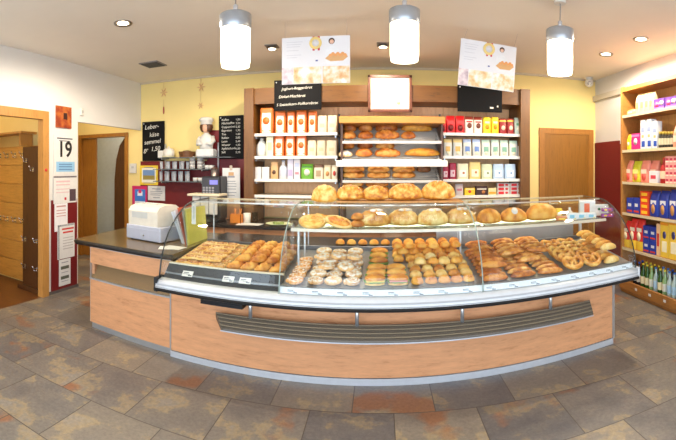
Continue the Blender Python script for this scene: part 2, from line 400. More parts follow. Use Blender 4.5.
pendant(235.5, 2.83, 2.32, 'white glass pendant lamp with grey cap above the cash register end')
pendant(404.5, 3.07, 2.38, 'white glass pendant lamp with grey cap before the framed certificate')
pendant(560, 3.18, 2.375, 'white glass pendant lamp with grey cap before the oak door')
# ================================================================== the counter
def q(x): return .032*(x+.35)**2                       # the whole front bows gently towards the customer
CX0, CX1 = -1.68, 2.12                                 # glass case ends
def sweep(b, prof, x0, x1, n=24, mi=0, smooth=False, closed=True):
    rings = []
    for i in range(n+1):
        x = x0+(x1-x0)*i/n
        rings.append([(x, dy+q(x), z) for dy, z in prof])
    return b.loft(rings, mi, smooth, True, closed)
def deck_z(dy): return .765+(dy-2.98)*.11

# ---- service counter (till end)
sc = thing('service_counter', 'wood panelled service counter with dark worktop at the till end', 'counter', (-2.3, 3.2, 0))
def P(b, name, m, parent): return b.build(name, m, parent, tuple(-v for v in parent.location))
SX0, SX1 = -2.70, -1.715
P(sweep(MB(), [(3.12,.055),(3.15,.055),(3.15,.485),(3.12,.485)], SX0, SX1, 6), 'front_panel', W_PANELX, sc)
P(sweep(MB(), [(3.12,.645),(3.15,.645),(3.15,.805),(3.12,.805)], SX0, SX1, 6), 'drawer_band', W_PANELX, sc)
P(sweep(MB(), [(3.13,0),(3.16,0),(3.16,.055),(3.13,.055)], SX0+.02, SX1, 6), 'kick_plate', M_ALU, sc)
P(sweep(MB(), [(3.11,.485),(3.26,.485),(3.26,.50),(3.11,.50)], SX0-.005, SX1, 6), 'silver_trim', M_ALU, sc)
rb = MB()
pts = [(3.135,.50)]
for k in range(9): pts += [(3.14+k*.010, .515+k*.0145), (3.145+k*.010, .512+k*.0145)]
pts += [(3.24,.645),(3.26,.645),(3.26,.50)]
M_RIB = mat((150,118,76), .55, 0, .15, 120, c2=(122,94,60))
P(sweep(rb, pts, SX0, SX1, 6), 'ribbed_ledge', M_RIB, sc)
P(sweep(MB(), [(3.115,.805),(3.13,.805),(3.13,.815),(3.115,.815)], SX0, SX1, 6), 'silver_edge', M_ALU, sc)
y0 = 3.15+q(SX0)
P(MB().box(SX0, SX0+.03, y0, 4.38, .055, .805), 'side_panel', W_PANEL, sc)
P(MB().box(SX0, SX1, 4.35, 4.38, .055, .805), 'rear_panel', W_PANEL, sc)
P(MB().box(SX0-.004, SX0, y0-.03, y0, .055, .805), 'corner_strip', M_ALU, sc)
wt = MB()
wt.prism([(-2.90, 3.30), (-2.86, 3.28), (-2.4, 3.245), (-1.9, 3.175), (-1.70, 3.165), (-1.70, 4.44), (-2.98, 4.44)], .815, .862, axis='z')
P(wt, 'worktop', M_WORKTOP, sc)
wt = MB(); wt.tube([(-2.985, 4.44, .838), (-2.905, 3.305, .838), (-2.86, 3.277, .838), (-2.4, 3.24, .838), (-1.9, 3.17, .838), (-1.69, 3.16, .838)], .024, 6)
P(wt, 'edge_band', M_BLACK, sc)

# ---- display case
dc = thing('display_case', 'curved glass bakery display case on a wood panelled base', 'display case', (.2, 3.1, 0))
BX0, BX1 = -1.71, 2.03
P(sweep(MB(), [(3.10,.055),(3.13,.055),(3.13,.63),(3.10,.63)], BX0, BX1), 'front_panel', W_PANELX, dc)
P(sweep(MB(), [(3.094,0),(3.12,0),(3.12,.05),(3.094,.05)], BX0, BX1-.01), 'kick_plate', mat((206,208,212), .35, .4), dc)
P(sweep(MB(), [(3.094,.055),(3.10,.055),(3.10,.63),(3.094,.63)], BX0-.006, BX0+.006, 1), 'seam_strip', M_ALU, dc)
P(sweep(MB(), [(3.09,0.05),(3.13,.05),(3.13,.63),(3.09,.63)], BX1-.02, BX1+.004, 1), 'corner_post', M_ALU, dc)
ye = q(BX1)
P(MB().box(BX1-.025, BX1, 3.13+ye, 4.0+ye, .0, .63), 'side_panel', W_PANEL, dc)
P(sweep(MB(), [(4.0,.0),(4.03,.0),(4.03,.80),(4.0,.80)], BX0, BX1), 'rear_panel', W_PANEL, dc)
# white bumper profile with rubber strip
P(sweep(MB(), [(2.84,.645),(2.822,.655),(2.824,.668),(2.838,.70),(2.85,.712),(2.905,.722),(2.93,.715),(3.0,.70),(3.15,.68),(3.15,.625),(3.05,.615),(2.9,.62),(2.85,.635)], CX0-.02, CX1, 30, 0, True), 'bumper', M_BUMPER, dc)
P(sweep(MB(), [(2.832,.626),(2.817,.632),(2.814,.645),(2.822,.655),(2.845,.648),(2.86,.634)], CX0-.03, CX1+.006, 30), 'rubber_strip', M_BLACK, dc)
P(sweep(MB(), [(2.826,.655),(2.821,.661),(2.826,.667),(2.832,.662)], CX0-.02, CX1, 30), 'grey_groove', mat((150,152,156), .4), dc)
P(sweep(MB(), [(2.8285,.678),(2.8265,.683),(2.8315,.690),(2.834,.684)], CX0-.02, CX1, 30), 'grey_groove', mat((176,178,182), .4), dc)
# deck: grey price ledge in the till-side bay, slim white rail elsewhere
XM = -.70
P(sweep(MB(), [(2.905,.722),(3.005,.815),(3.03,.80),(3.03,.70),(2.93,.70)], CX0+.01, XM, 8), 'price_ledge', M_GREYRAIL, dc)
P(sweep(MB(), [(3.004,.815),(3.004,.823),(3.034,.823),(3.034,.80)], CX0+.01, XM, 8), 'ledge_trim', mat((226,218,196), .35), dc)
P(sweep(MB(), [(2.885,.722),(2.893,.762),(2.902,.762),(2.905,.722)], XM, CX1-.02, 24), 'price_rail', mat((232,234,240), .3), dc)
P(sweep(MB(), [(2.935,deck_z(2.935)-.012),(2.935,deck_z(2.935)),(3.80,deck_z(3.80)),(3.80,deck_z(3.80)-.012)], CX0+.012, CX1-.012, 20), 'deck', mat((150,152,156), .3, .5), dc)
P(sweep(MB(), [(3.80,.83),(3.80,.885),(4.34,.885),(4.34,.83)], CX0+.012, CX1-.012, 20), 'rear_worktop', M_DTOP, dc)
P(sweep(MB(), [(3.79,.846),(3.79,.89),(3.80,.895),(3.81,.885)], CX0+.012, CX1-.012, 20), 'rear_rail', mat((104,104,108), .4, .4), dc)
# sliding rear doors
P(sweep(MB(), [(3.845,.885),(3.855,.885),(3.855,1.10),(3.845,1.10)], .52, 1.98, 12), 'rear_door', mat((150,150,154), .35, .3), dc)
# curved front glass
GP = [(2.862,.722),(2.868,.78),(2.885,.85),(2.912,.92),(2.95,.99),(3.005,1.06),(3.08,1.13),(3.17,1.19),(3.27,1.24),(3.36,1.272),(3.43,1.287),(3.50,1.292)]
TH = .008
def off(i):
    a = GP[max(0,i-1)]; c = GP[min(len(GP)-1,i+1)]; t = (c[0]-a[0], c[1]-a[1]); L = sqrt(t[0]**2+t[1]**2)
    return (GP[i][0]+t[1]/L*TH, GP[i][1]-t[0]/L*TH)
gprof = GP+[off(i) for i in reversed(range(len(GP)))]
SEG = [(CX0, XM-.003), (XM+.003, .72), (.726, CX1)]
for x0, x1 in SEG:
    g = P(sweep(MB(), gprof, x0, x1, 12, 0, True), 'glass_front', M_GLASS, dc)
    t = sweep(MB(), [(3.50,1.292),(3.86,1.298),(3.86,1.290),(3.50,1.284)], x0, x1, 12)
    P(t, 'glass_top', M_GLASS, dc)
    # hinge clips at the crown
# edge seals that draw the curve of each pane end
def edge(x, m, r=.006, name='glass_edge'):
    P(MB().tube([(x, dy+q(x), z) for dy, z in GP]+[(x, 3.86+q(x), 1.298)], r, 6), name, m, dc)
M_EDGE = mat((40,46,48), .3); M_SEAM = mat((150,168,160), .2)
edge(CX0, M_EDGE, .0065); edge(CX1, M_EDGE, .005)
for x in (XM, .723): edge(x, M_SEAM, .0045, 'glass_seam')
P(sweep(MB(), [(3.86,1.286),(3.872,1.286),(3.872,1.302),(3.86,1.302)], CX0, CX1, 24), 'top_rail', mat((214,196,160), .4), dc)
P(sweep(MB(), [(3.498,1.284),(3.506,1.284),(3.506,1.295),(3.498,1.295)], CX0, CX1, 24), 'hinge_rail', mat((200,196,184), .3, .4), dc)
def end_pane(x, name):
    pl = [(dy+q(x), z) for dy, z in GP]+[(3.86+q(x), 1.29), (3.86+q(x), .89), (2.95+q(x), .765)]
    P(MB().prism(pl, x-.004, x+.004, axis='x'), name, M_GLASS, dc)
end_pane(CX0+.005, 'end_glass'); end_pane(CX1-.005, 'end_glass'); end_pane(XM, 'partition_glass')
# black corner foot of the end glass
P(MB().box(CX0-.035, CX0-.005, 2.83+q(CX0), 2.95+q(CX0), .62, .73), 'end_cap', M_BLACK, dc)
P(MB().box(CX1, CX1+.02, 2.83+q(CX1), 2.95+q(CX1), .64, .73), 'end_cap', M_BUMPER, dc)
# upper shelf and supports
US0, US1, USZ = -.665, 1.96, 1.135
P(sweep(MB(), [(3.16,USZ-.01),(3.16,USZ),(3.62,USZ),(3.62,USZ-.01)], US0, US1, 16), 'upper_shelf', glass('shelf_glass', (225,236,228)), dc)
P(sweep(MB(), [(3.145,USZ-.018),(3.145,USZ+.004),(3.162,USZ+.004),(3.162,USZ-.018)], US0-.01, US1+.01, 16), 'shelf_trim', mat((224,210,190), .3, .2), dc)
P(sweep(MB(), [(3.615,USZ-.018),(3.615,USZ+.004),(3.632,USZ+.004),(3.632,USZ-.018)], US0-.01, US1+.01, 16), 'rear_trim', mat((124,120,114), .4, .4), dc)
for x in (US0+.02, .70, US1-.02):
    for dy in ((3.30, 3.58) if x < 0 else (3.60,)):
        b_ = MB().box(x-.007, x+.007, dy+q(x)-.007, dy+q(x)+.007, deck_z(dy)+.001, USZ-.01)
        P(b_, 'shelf_support', M_ALU, dc)
for x in (-1.62, -.66, .723, 2.06):
    P(MB().box(x-.005, x+.005, 3.845+q(x), 3.855+q(x), .885, 1.288), 'rear_post', M_ALU, dc)
# lighting tube under the crown
P(sweep(MB(), [(3.56,USZ-.03),(3.56,USZ-.012),(3.59,USZ-.012),(3.59,USZ-.03)], US0+.03, US1-.03, 16), 'light_tube', emit('case_tube2', (255,236,204), 5.5), dc)
# black vent under the bumper
vb = MB()
for k in range(5): sweep(vb, [(2.99,.535+k*.015),(2.99,.546+k*.015),(3.095,.546+k*.015),(3.095,.535+k*.015)], -1.37, -1.02, 3)
P(sweep(vb, [(3.01,.53),(3.01,.618),(3.098,.618),(3.098,.53)], -1.37, -1.02, 3), 'vent_grille', M_BLACK, dc)
# bag rail: ribbed dark ledge on brackets
RX0, RX1 = -1.245, 1.705
def railprof(t):                                   # t: 0..1 taper at the ends
    top = [(3.01,.482)]
    for k in range(8):
        f = k/7; dy = 3.0-.125*f; z = .482-.05*f
        top += [(dy, z), (dy-.006, z-.007)]
    return top+[(2.862,.425),(2.858,.412),(2.87,.405),(2.99,.43),(3.01,.455)]
RP = railprof(0)
M_RAIL = mat((94,84,72), .45, 0, .15, 150); M_RAIL2 = mat((152,134,106), .5, 0, .15, 150, c2=(106,96,82))
def rail(b, prof, x0, x1, n, slant):
    rings = []
    for i in range(n+1):
        x = x0+(x1-x0)*i/n
        rings.append([((x+slant*(3.01-dy)*(1 if i < n/2 else -.45)) if i in (0, n) else x, dy+q(x), z) for dy, z in prof])
    return b.loft(rings, (lambda i, j: 1 if 0 < j < 17 and (j//2) % 2 == 0 else 0) if slant else 0, False)
P(rail(MB(), RP, RX0, RX1, 24, .7), 'bag_rail', [M_RAIL, M_RAIL2], dc)
P(rail(MB(), [(2.857,.411),(2.854,.405),(2.862,.400),(2.872,.404)], RX0+.10, RX1-.05, 24, .0), 'rail_trim', mat((176,178,184), .35, .6), dc)
for px in (250, 357, 463, 555):
    x = 3.0*tan(th(px))
    bk = P(MB().tube([(x,3.0+q(x),.47),(x,3.0+q(x),.625)], .014, 10), 'rail_bracket', M_ALU, dc)
P(sweep(MB(), [(2.985,.608),(2.985,.622),(3.02,.622),(3.02,.608)], -1.0, 1.95, 20), 'rail_mount', mat((150,152,156), .4, .3), dc)

# ---- price tags
tg = 0
def price_tag(x, dy, z, tilt, label, w=.062, h=.034, m=None, group=None):
    o = MB().rbox(-w/2, w/2, -.0015, .0015, 0, h, .0006).build('price_tag', m or M_PAPER, None, (x, dy+q(x), z), (tilt, 0, .0))
    tag(o, label, 'price tag', group)
    bb = MB()
    bb.box(-w*.40, w*.1, -.0022, -.0015, h*.62, h*.74); bb.box(-w*.40, w*.25, -.0022, -.0015, h*.38, h*.46); bb.box(w*.1, w*.42, -.0022, -.0015, h*.12, h*.28)
    bb.build('lettering', M_INK, o); return o
tl = -.82
for px, py, lb in ((186,281,'white price tag on the grey ledge before the nut slices'), (228,288,'white price tag on the grey ledge at the tray joint'), (245,290,'white price tag on the grey ledge before the croissants')):
    x = 2.95*tan(th(px)); price_tag(x, 2.921, .7515, tl, lb, .09, .05, group='price tags on the grey ledge')
wh = ['the sugared pastries','the doughnuts','the wrapped snails','the cheese sandwiches','the ham sandwiches','the lettuce sandwiches','the small round rolls','the seeded rolls','the baguette rolls','the dark sticks','the cheese sticks','the salted sticks','the pretzels','the big pretzels','the pale rolls','the long rolls']
for k in range(16):
    x = XM+.09+k*(CX1-XM-.2)/15
    price_tag(x, 2.882, .7225, -.15, 'white price tag on the case rail, %s from the glass seam by the croissants' % ORD[k], .085, .034, mat((238,240,246), .3), 'price tags on the case rail')
# ================================================================== bread makers (all unit: metres, base on z=0)
C_GOLD = crust('crust_golden', (226,148,48), (176,92,22), (242,186,88))
C_BROWN = crust('crust_brown', (196,110,36), (134,62,16), (226,154,70))
C_DARK = crust('crust_dark', (140,88,46), (92,52,26), (176,124,76))
C_PALE = crust('crust_pale', (240,194,108), (212,146,60), (248,220,158))
C_FLOUR = crust('crust_floured', (230,200,150), (196,146,84), None, .55)
C_SUGAR = crust('crust_sugared', (226,160,86), (184,110,46), None, .45)
C_ICED = crust('crust_iced', (232,182,120), (196,128,70), None, .62)
C_STICK = crust('crust_lye', (204,120,40), (148,74,20), (242,184,100), 0, 20, .35)
C_NUT = crust('nut_topping', (214,138,54), (160,84,26), (246,212,150), .35, 30)
C_CHEESE = crust('melted_cheese', (236,162,58), (204,104,28), (250,214,120), 0, 22)
C_CRUMB = mat((246,226,182), .7, 0, .08, 40)
C_LETT = mat((128,170,70), .5, 0, .25, 60)
C_HAM = mat((226,150,140), .4, 0, .12, 40)
C_SLCHEESE = mat((246,214,110), .4)
def se(c, e): return math.copysign(abs(c)**e, c)
def lump(L, W, Ht, fn=None, nu=22, nv=9, e=.85, flat=.22):
    """domed dough piece: long axis x; fn(s,t) -> (dz factor, dw factor), s in -1..1 along, t angle"""
    rings = []
    for i in range(nv+1):
        v = -pi/2+pi*i/nv; r = max(abs(cos(v)), .02)**e; ring = []
        for j in range(nu):
            u = 2*pi*j/nu; cx, cy = se(cos(u), e), se(sin(u), .9)
            x = L/2*r*cx; y = W/2*r*cy; zz = sin(v); z = Ht*(flat+(1-flat)*zz) if zz > 0 else Ht*flat*(1+zz)
            if fn:
                a, w = fn(x/(L/2), y/(W/2), zz); z *= a; y *= w
            ring.append((x, y, z))
        rings.append(ring)
    return MB().loft(rings, 0, True)
def f_braid(n, amp=.16):
    return lambda s, t, z: ((1-amp+amp*1.1*abs(sin(pi*n*(s*.5+.5)+.8*math.tanh(4*t)))**.5)*(1-.10*math.exp(-(t/.12)**2)), .90+.12*abs(sin(pi*n*(s*.5+.5)+.8*math.tanh(4*t)))**.5)
def f_score(n, d=.12):
    def f(s, t, z):
        g = 0
        for k in range(n):
            c = -.65+1.3*k/max(1, n-1); g = max(g, math.exp(-((s-c+.15*t)/.06)**2))
        return (1-d*g, 1)
    return f
def f_split(s, t, z): return (1-.24*math.exp(-(t/.2)**2), 1)
def f_twist(s, t, z): return (.86+.16*sin(s*14+t*5), .94+.1*sin(s*14))
def mk_lump(name, label, cat, m, L, W, Ht, fn=None, group=None, nu=22, nv=9, e=.85):
    def f():
        o = lump(L, W, Ht, fn, nu, nv, e).build(name, m); return tag(o, label, cat, group)
    return f
def mk_tube_lump(name, cat, m, pts, rad, n=9):
    def f(): return tag(MB().tube(pts, rad, n).build(name, m), '', cat)
    return f
def croissant():
    pts, rad = [], []
    for i in range(19):
        t = i/18; a = pi*(.12+.76*t); R = .062
        pts.append((R*1.25*cos(a), -R*sin(a)+.03, .0)); w = sin(pi*t)
        rad.append(.008+.025*w**.8+.004*(i % 3 == 0))
    pts = [(x, y, rad[i]) for i, (x, y, z) in enumerate(pts)]
    return tag(MB().tube(pts, rad, 10).build('croissant', C_GOLD), '', 'croissant')
C_PRETZEL = crust('crust_pretzel', (222,146,54), (172,94,26), (246,200,112), 0, 20, .35)
def pretzel():
    K = [(-.36,-.60),(-.2,-.28),(0,.0),(.28,.30),(.62,.46),(.92,.28),(.98,-.12),(.74,-.55),(.36,-.78),(0,-.84)]
    K = K+[(-x, y) for x, y in reversed(K[:-1])]
    pts, rad = [], []; N = len(K)
    for i in range(N-1):
        for s in (0, .5):
            p0, p1, p2, p3 = K[max(0,i-1)], K[i], K[i+1], K[min(N-1,i+2)]
            pt = [.5*(2*p1[k]+(p2[k]-p0[k])*s+(2*p0[k]-5*p1[k]+4*p2[k]-p3[k])*s*s+(3*p1[k]-p0[k]-3*p2[k]+p3[k])*s**3) for k in (0,1)]
            u = (i+s)/(N-1); r = .011+.010*sin(pi*u)
            lift = .018*math.exp(-((u-.11)/.05)**2)+.03*math.exp(-((u-.89)/.05)**2)+(.018 if u < .04 or u > .96 else 0)
            pts.append((pt[0]*.078, pt[1]*.078+.01, r+lift)); rad.append(r*1.05)
    o = tag(MB().tube(pts, rad, 8).build('pretzel', C_PRETZEL), '', 'pretzel')
    return o
def doughnut():
    rings = []
    for i in range(16):
        a = 2*pi*i/16
        rings.append([((.042+.024*cos(2*pi*j/10))*cos(a), (.042+.024*cos(2*pi*j/10))*sin(a), .021+.021*sin(2*pi*j/10)) for j in range(10)])
    rings.append(rings[0])
    return tag(MB().loft(rings, 0, True, False).build('sugared_pastry_ring', C_ICED), '', 'pastry')
def snail(m=None, name='sugared_snail_pastry'):
    def f():
        pts = [((.008+.05*t)*cos(2*pi*2.6*t), (.008+.05*t)*sin(2*pi*2.6*t), .018+.01*(1-t)) for t in [i/36 for i in range(37)]]
        o = MB().tube(pts, [.0115+.003*sin(i*.9) for i in range(37)], 7).lathe([(.05,.004),(.052,.014),(.03,.02)], 14).build(name, m or C_SUGAR); return tag(o, '', 'pastry')
    return f
def slab_pastry():
    b = MB().rbox(-.055,.055,-.035,.035,0,.018,.005); o = tag(b.build('nut_slice', C_PALE), '', 'pastry')
    t = MB()
    for k in range(22): t.lathe([(.0005,-.005),(random.uniform(.006,.011),0),(.0005,.007)], 6, (random.uniform(-.044,.044), random.uniform(-.026,.026), .021))
    t.build('nut_topping', C_NUT, o); return o
def flat_pizza():
    n = 20; rb = MB()
    rb.lathe([(.085,0),(.10,.006),(.102,.014),(.096,.022),(.082,.018)], n)
    o = tag(rb.build('cheese_flatbread', C_PALE), '', 'flatbread')
    t = MB().lathe([(.084,.016),(.07,.024),(.03,.028),(.001,.03)], n)
    for k in range(9):
        a = random.uniform(0, 6.28); r = random.uniform(.02,.07); t.lathe([(.012,.02),(.01,.03),(.001,.034)], 7, (r*cos(a), r*sin(a), 0))
    t.build('cheese_topping', C_CHEESE, o); return o
def sandwich(fill, cat='sandwich', name='filled_roll'):
    def f():
        o = thing(name, '', cat)
        rb = lump(.15, .075, .024, None, 18, 6); rb.build('bun_base', C_PALE, o)
        n = 26; rings = []
        for k, (s, z) in enumerate(((.98,.022),(1.08,.026),(1.10,.030),(.95,.033))):
            rings.append([(.075*s*cos(2*pi*j/n)+.004*sin(j*2.4), .039*s*sin(2*pi*j/n)+.003*cos(j*3.1), z+.004*sin(j*2.0+k)) for j in range(n)])
        MB().loft(rings).build('lettuce', C_LETT, o)
        MB().rbox(-.066,.066,-.043,.036,.031,.039,.002).build('filling', fill, o)
        lump(.152, .078, .04, f_split, 20, 8).build('bun_top', C_GOLD, o, (0,0,.036)); return o
    return f
def bagged_loaf():
    o = thing('bagged_loaf', '', 'bread')
    lump(.27,.15,.125, f_braid(5, .2), 36, 11).build('loaf', crust('crust_wrapped', (236,172,76), (196,116,36), (250,218,140), .08, 24), o)
    rings = []
    for i, (s, z) in enumerate(((.97,.004),(1.04,.03),(1.03,.075),(.92,.115),(.6,.146),(.2,.152))):
        rings.append([(.138*s*se(cos(2*pi*j/24),.8)+.003*sin(j*5), .08*s*se(sin(2*pi*j/24),.8), z+.004*sin(j*2.3+i)) for j in range(24)])
    MB().loft(rings).build('wrapper', glass('cellophane', (253,253,252), .02, .16), o)
    lump(.12,.06,.014, f_twist, 16, 6).build('sugar_patch', mat((226,220,210), .5), o, (.02,-.01,.112), (.25,0,.3)); return o

def dz(x, dy): return deck_z(dy)
SL = atan(.11)
# ---- till-side bay: nut slices and croissants on trays
M_TRAY = mat((176,172,160), .35, .5)
def tray(x0, x1, d0, d1, label, m=M_TRAY):
    xc, dc_ = (x0+x1)/2, (d0+d1)/2; w, l = x1-x0, d1-d0
    b = MB().box(-w/2,w/2,-l/2,l/2,0,.004)
    for a in ((-w/2,-w/2+.006,-l/2,l/2),(w/2-.006,w/2,-l/2,l/2),(-w/2,w/2,-l/2,-l/2+.006),(-w/2,w/2,l/2-.006,l/2)): b.box(*a, 0, .016)
    o = tag(b.build('baking_tray', m, None, (xc, dc_+q(xc), deck_z(dc_)+.0205), (SL,0,0)), label, 'tray', 'baking trays in the case'); return o
tray(-1.655, -1.20, 3.06, 3.72, 'metal tray under the nut slices in the case', mat((210,190,130), .4, .2))
tray(-1.185, -.72, 3.06, 3.72, 'metal tray under the croissants in the case')
k = 0
for r in range(6):
    for c in range(4):
        x = -1.595+c*.112; dy = 3.115+r*.106
        place('nut', slab_pastry, (x, dy+q(x), deck_z(dy)+.026), (SL,0,random.uniform(-.12,.12)), 'nut slice on the tray, %s row from the ledge, %s from end glass' % (ORD[r], ORD[c]), 'nut slices on the tray'); k += 1
        if r < 5 and c < 3:
            xx = x+.056; d2 = dy+.05
            dup(PROTO['nut'], (xx, d2+q(xx), deck_z(d2)+.056), (SL,0,random.uniform(-.3,.3)), 'nut slice on the top layer, %s row from the ledge, %s from the end glass' % (ORD[r], ORD[c]), 'nut slices on the tray')
for r in range(5):
    for c in range(4):
        x = -1.12+c*.112; dy = 3.13+r*.125
        place('croi', croissant, (x, dy+q(x), deck_z(dy)+.026), (SL,0,.9+random.uniform(-.35,.35)), 'croissant on the tray, %s row from the ledge, %s from nut slices' % (ORD[r], ORD[c]), 'croissants on the tray')
        if r < 4 and c < 3:
            xx = x+.05; d2 = dy+.06
            dup(PROTO['croi'], (xx, d2+q(xx), deck_z(d2)+.07), (SL,.1,1.2+random.uniform(-.3,.3)), 'croissant heaped on top, %s row from the ledge, %s from nut slices' % (ORD[r], ORD[c]), 'croissants on the tray')
# ---- heaps: grid of pieces in layers on the sloping deck
NUM = ['one','two','three','four','five','six','seven','eight','nine']
def heap(key, maker, x0, x1, d0, d1, nx, ny, layers, hz, rotz, desc, ref, group, jit=.15, alt=None, ryaw=0, grow=0, tiltx=0, z0=0):
    for l in range(layers):
        for r in range(ny - (1 if l and ny > 1 else 0)):
            if grow and l and r < grow*l: continue
            for c in range(nx-(l % 2)):
                x = x0+(c+.5+.5*(l % 2))*(x1-x0)/nx+random.uniform(-.006,.006); dy = d0+(r+.5+.5*(1 if l else 0))*(d1-d0)/ny
                kk, mk = (key, maker) if not alt or (c+r+l) % 2 == 0 else alt
                lay = ['bottom', 'second', 'third', 'fourth'][l]
                place(kk, mk, (x, dy+q(x), deck_z(dy)+.0015+l*hz+z0), (SL+tiltx+(random.uniform(-.12,.12) if l else 0), (random.uniform(-.12,.12) if l else 0), rotz+random.uniform(-jit, jit)),
                      '%s, %s layer, row %s from the rail, %s from %s' % (desc, lay, NUM[r], ORD[c], ref), group)
heap('snail', snail(), -.69, -.52, 2.95, 3.5, 1, 6, 2, .034, 0, 'sugared snail pastry', 'the seam', 'sugared snails by the glass seam', .8)
heap('snail_w', snail(C_ICED, 'iced_snail_pastry'), -.52, -.14, 2.95, 3.6, 3, 5, 3, .036, 0, 'white iced snail', 'the sugared snails', 'white iced snails', .8, ('ring', doughnut), 0, .6)
heap('sw_cheese', sandwich(C_SLCHEESE), -.12, .06, 2.95, 3.28, 1, 3, 1, .05, 0, 'cheese filled roll', 'the iced snails', 'cheese filled rolls', .1)
heap('sw_ham', sandwich(C_HAM, 'sandwich', 'ham_roll'), .04, .21, 2.95, 3.28, 1, 3, 1, .05, 0, 'ham filled roll', 'the cheese rolls', 'ham filled rolls', .12)
heap('sw_lett', sandwich(C_LETT, 'sandwich', 'lettuce_roll'), -.12, .10, 3.32, 3.7, 1, 3, 1, .05, 0, 'salad filled roll', 'the iced snails', 'salad filled rolls', .12)
mk_small = mk_lump('bread_roll', '', 'bread roll', C_GOLD, .092, .078, .056, f_split)
mk_pale = mk_lump('pale_bread_roll', '', 'bread roll', C_PALE, .10, .08, .055, f_split)
mk_seed = mk_lump('seeded_bread_roll', '', 'bread roll', C_BROWN, .095, .08, .055, f_score(3))
heap('roll', mk_small, .22, .70, 2.95, 3.06, 5, 1, 1, .05, 0, 'round golden front roll', 'the salad rolls', 'round golden rolls')
heap('roll2', mk_pale, .22, .70, 3.07, 3.50, 5, 4, 2, .045, 0, 'pale round roll', 'the salad rolls', 'pale round rolls', .3, ('roll', mk_small), 0, 1)
heap('roll', mk_small, .10, .70, 3.44, 3.76, 6, 3, 3, .046, .3, 'golden rear roll', 'the salad rolls', 'golden rolls at the rear of the case', .3, None, 0, 0)
# sticks: long lye pieces
mk_stick = mk_lump('lye_stick', '', 'bread stick', C_STICK, .22, .06, .048, f_score(4, .18), None, 22, 8, .8)
mk_stick2 = mk_lump('seeded_stick', '', 'bread stick', C_BROWN, .21, .062, .048, f_twist, None, 22, 8, .8)
heap('stick2', mk_stick2, .735, .955, 2.94, 3.66, 1, 9, 3, .042, .05, 'seeded brown stick', 'the pale rolls', 'seeded brown sticks', .12)
heap('stick', mk_stick, .96, 1.44, 2.95, 3.68, 2, 9, 3, .042, .12, 'dark lye stick', 'the seeded sticks', 'dark lye sticks', .14, None, 0, 1.2)
heap('pretzel', pretzel, 1.45, 1.80, 2.96, 3.56, 2, 6, 1, .045, .1, 'golden salted pretzel', 'the lye sticks', 'salted pretzels', .25, None, 0, 0, .62, .045)
mk_long = mk_lump('long_roll', '', 'bread roll', C_PALE, .20, .075, .06, f_score(3, .15))
mk_longb = mk_lump('long_brown_roll', '', 'bread roll', C_GOLD, .19, .08, .06, f_score(3, .15))
heap('long', mk_long, 1.80, 2.08, 2.96, 3.62, 1, 7, 3, .05, .25, 'pale long roll', 'the pretzels', 'long rolls at the end glass', .12, ('longb', mk_longb))
# ---- upper shelf
G_US = 'breads on the upper glass shelf'
def us(key, maker, x, dy, label, rotz=0, scale=None, z=0, group=G_US, tilt=0):
    return place(key, maker, (x, dy+q(x), USZ+.001+z), (tilt, 0, rotz), label, group, scale)
us('pizza', flat_pizza, -.53, 3.29, 'cheese flatbread at the open end of the upper shelf, front', .2, 1.1, .03, tilt=.36)
us('pizza', flat_pizza, -.325, 3.29, 'cheese flatbread on the upper shelf beside the orange loaf stack', .9, 1.1, .03, tilt=.36)
us('pizza', flat_pizza, -.43, 3.44, 'cheese flatbread lying behind two others on the upper shelf', 1.7, 1.1, .033, tilt=.36)
us('pizza', flat_pizza, -.54, 3.53, 'cheese flatbread at the rear open end of the upper shelf', 2.6, .9)
mk_cube = mk_lump('cheese_loaf', '', 'bread', crust('crust_orange', (222,146,58), (176,98,30), (240,184,96)), .115, .10, .062, f_split)
us('cloaf', mk_cube, -.175, 3.31, 'small orange cheese loaf, lower of two stacked on the upper shelf', 0)
us('cloaf', mk_cube, -.175, 3.315, 'small orange cheese loaf, upper of two stacked on the upper shelf', .3, .92, .058)
for k, px in enumerate((374,403,432,461)):
    us('bagloaf', bagged_loaf, xat(px,3.4), 3.36+.03*(k % 2), 'braided loaf in clear wrapper on the upper shelf, %s from the cheese flatbreads' % ORD[k], (.12,-.1,.1,-.1)[k], (.98,.9,1.1))
mk_big = mk_lump('long_loaf', '', 'bread', C_GOLD, .30, .15, .115, f_score(4, .1), None, 28, 10)
us('bigloaf', mk_big, .90, 3.36, 'golden loaf on the upper shelf after the wrapped braids', .1, (.72,.85,1.1))
us('bigloaf', mk_big, 1.125, 3.37, 'golden loaf on the upper shelf with an oval white sticker', -.1, (.8,.9,1.1))
us('bigloaf', mk_big, 1.40, 3.38, 'biggest golden loaf on the upper shelf beside the small packets', .1, (1.05,1.1,1.3))
o = PROTO['bigloaf']
MB().lathe([(.001,.0012),(.034,.001),(.034,0)], 18).build('sticker', M_PAPER, [c for c in bpy.data.objects if c.get('label','').endswith('oval white sticker')][0], (.0,-.052,.0925), (.8,0,0))
# row of rolls behind the shelf on the rear worktop
for k in range(11):
    x = -.37+k*.105
    place('roll', mk_small, (x, 3.92+q(x), .886), (0,0,random.uniform(-.4,.4)), 'golden roll in the row on the rear worktop, %s from the croissant bay' % ORD[k], 'golden rolls on the rear worktop', .95)
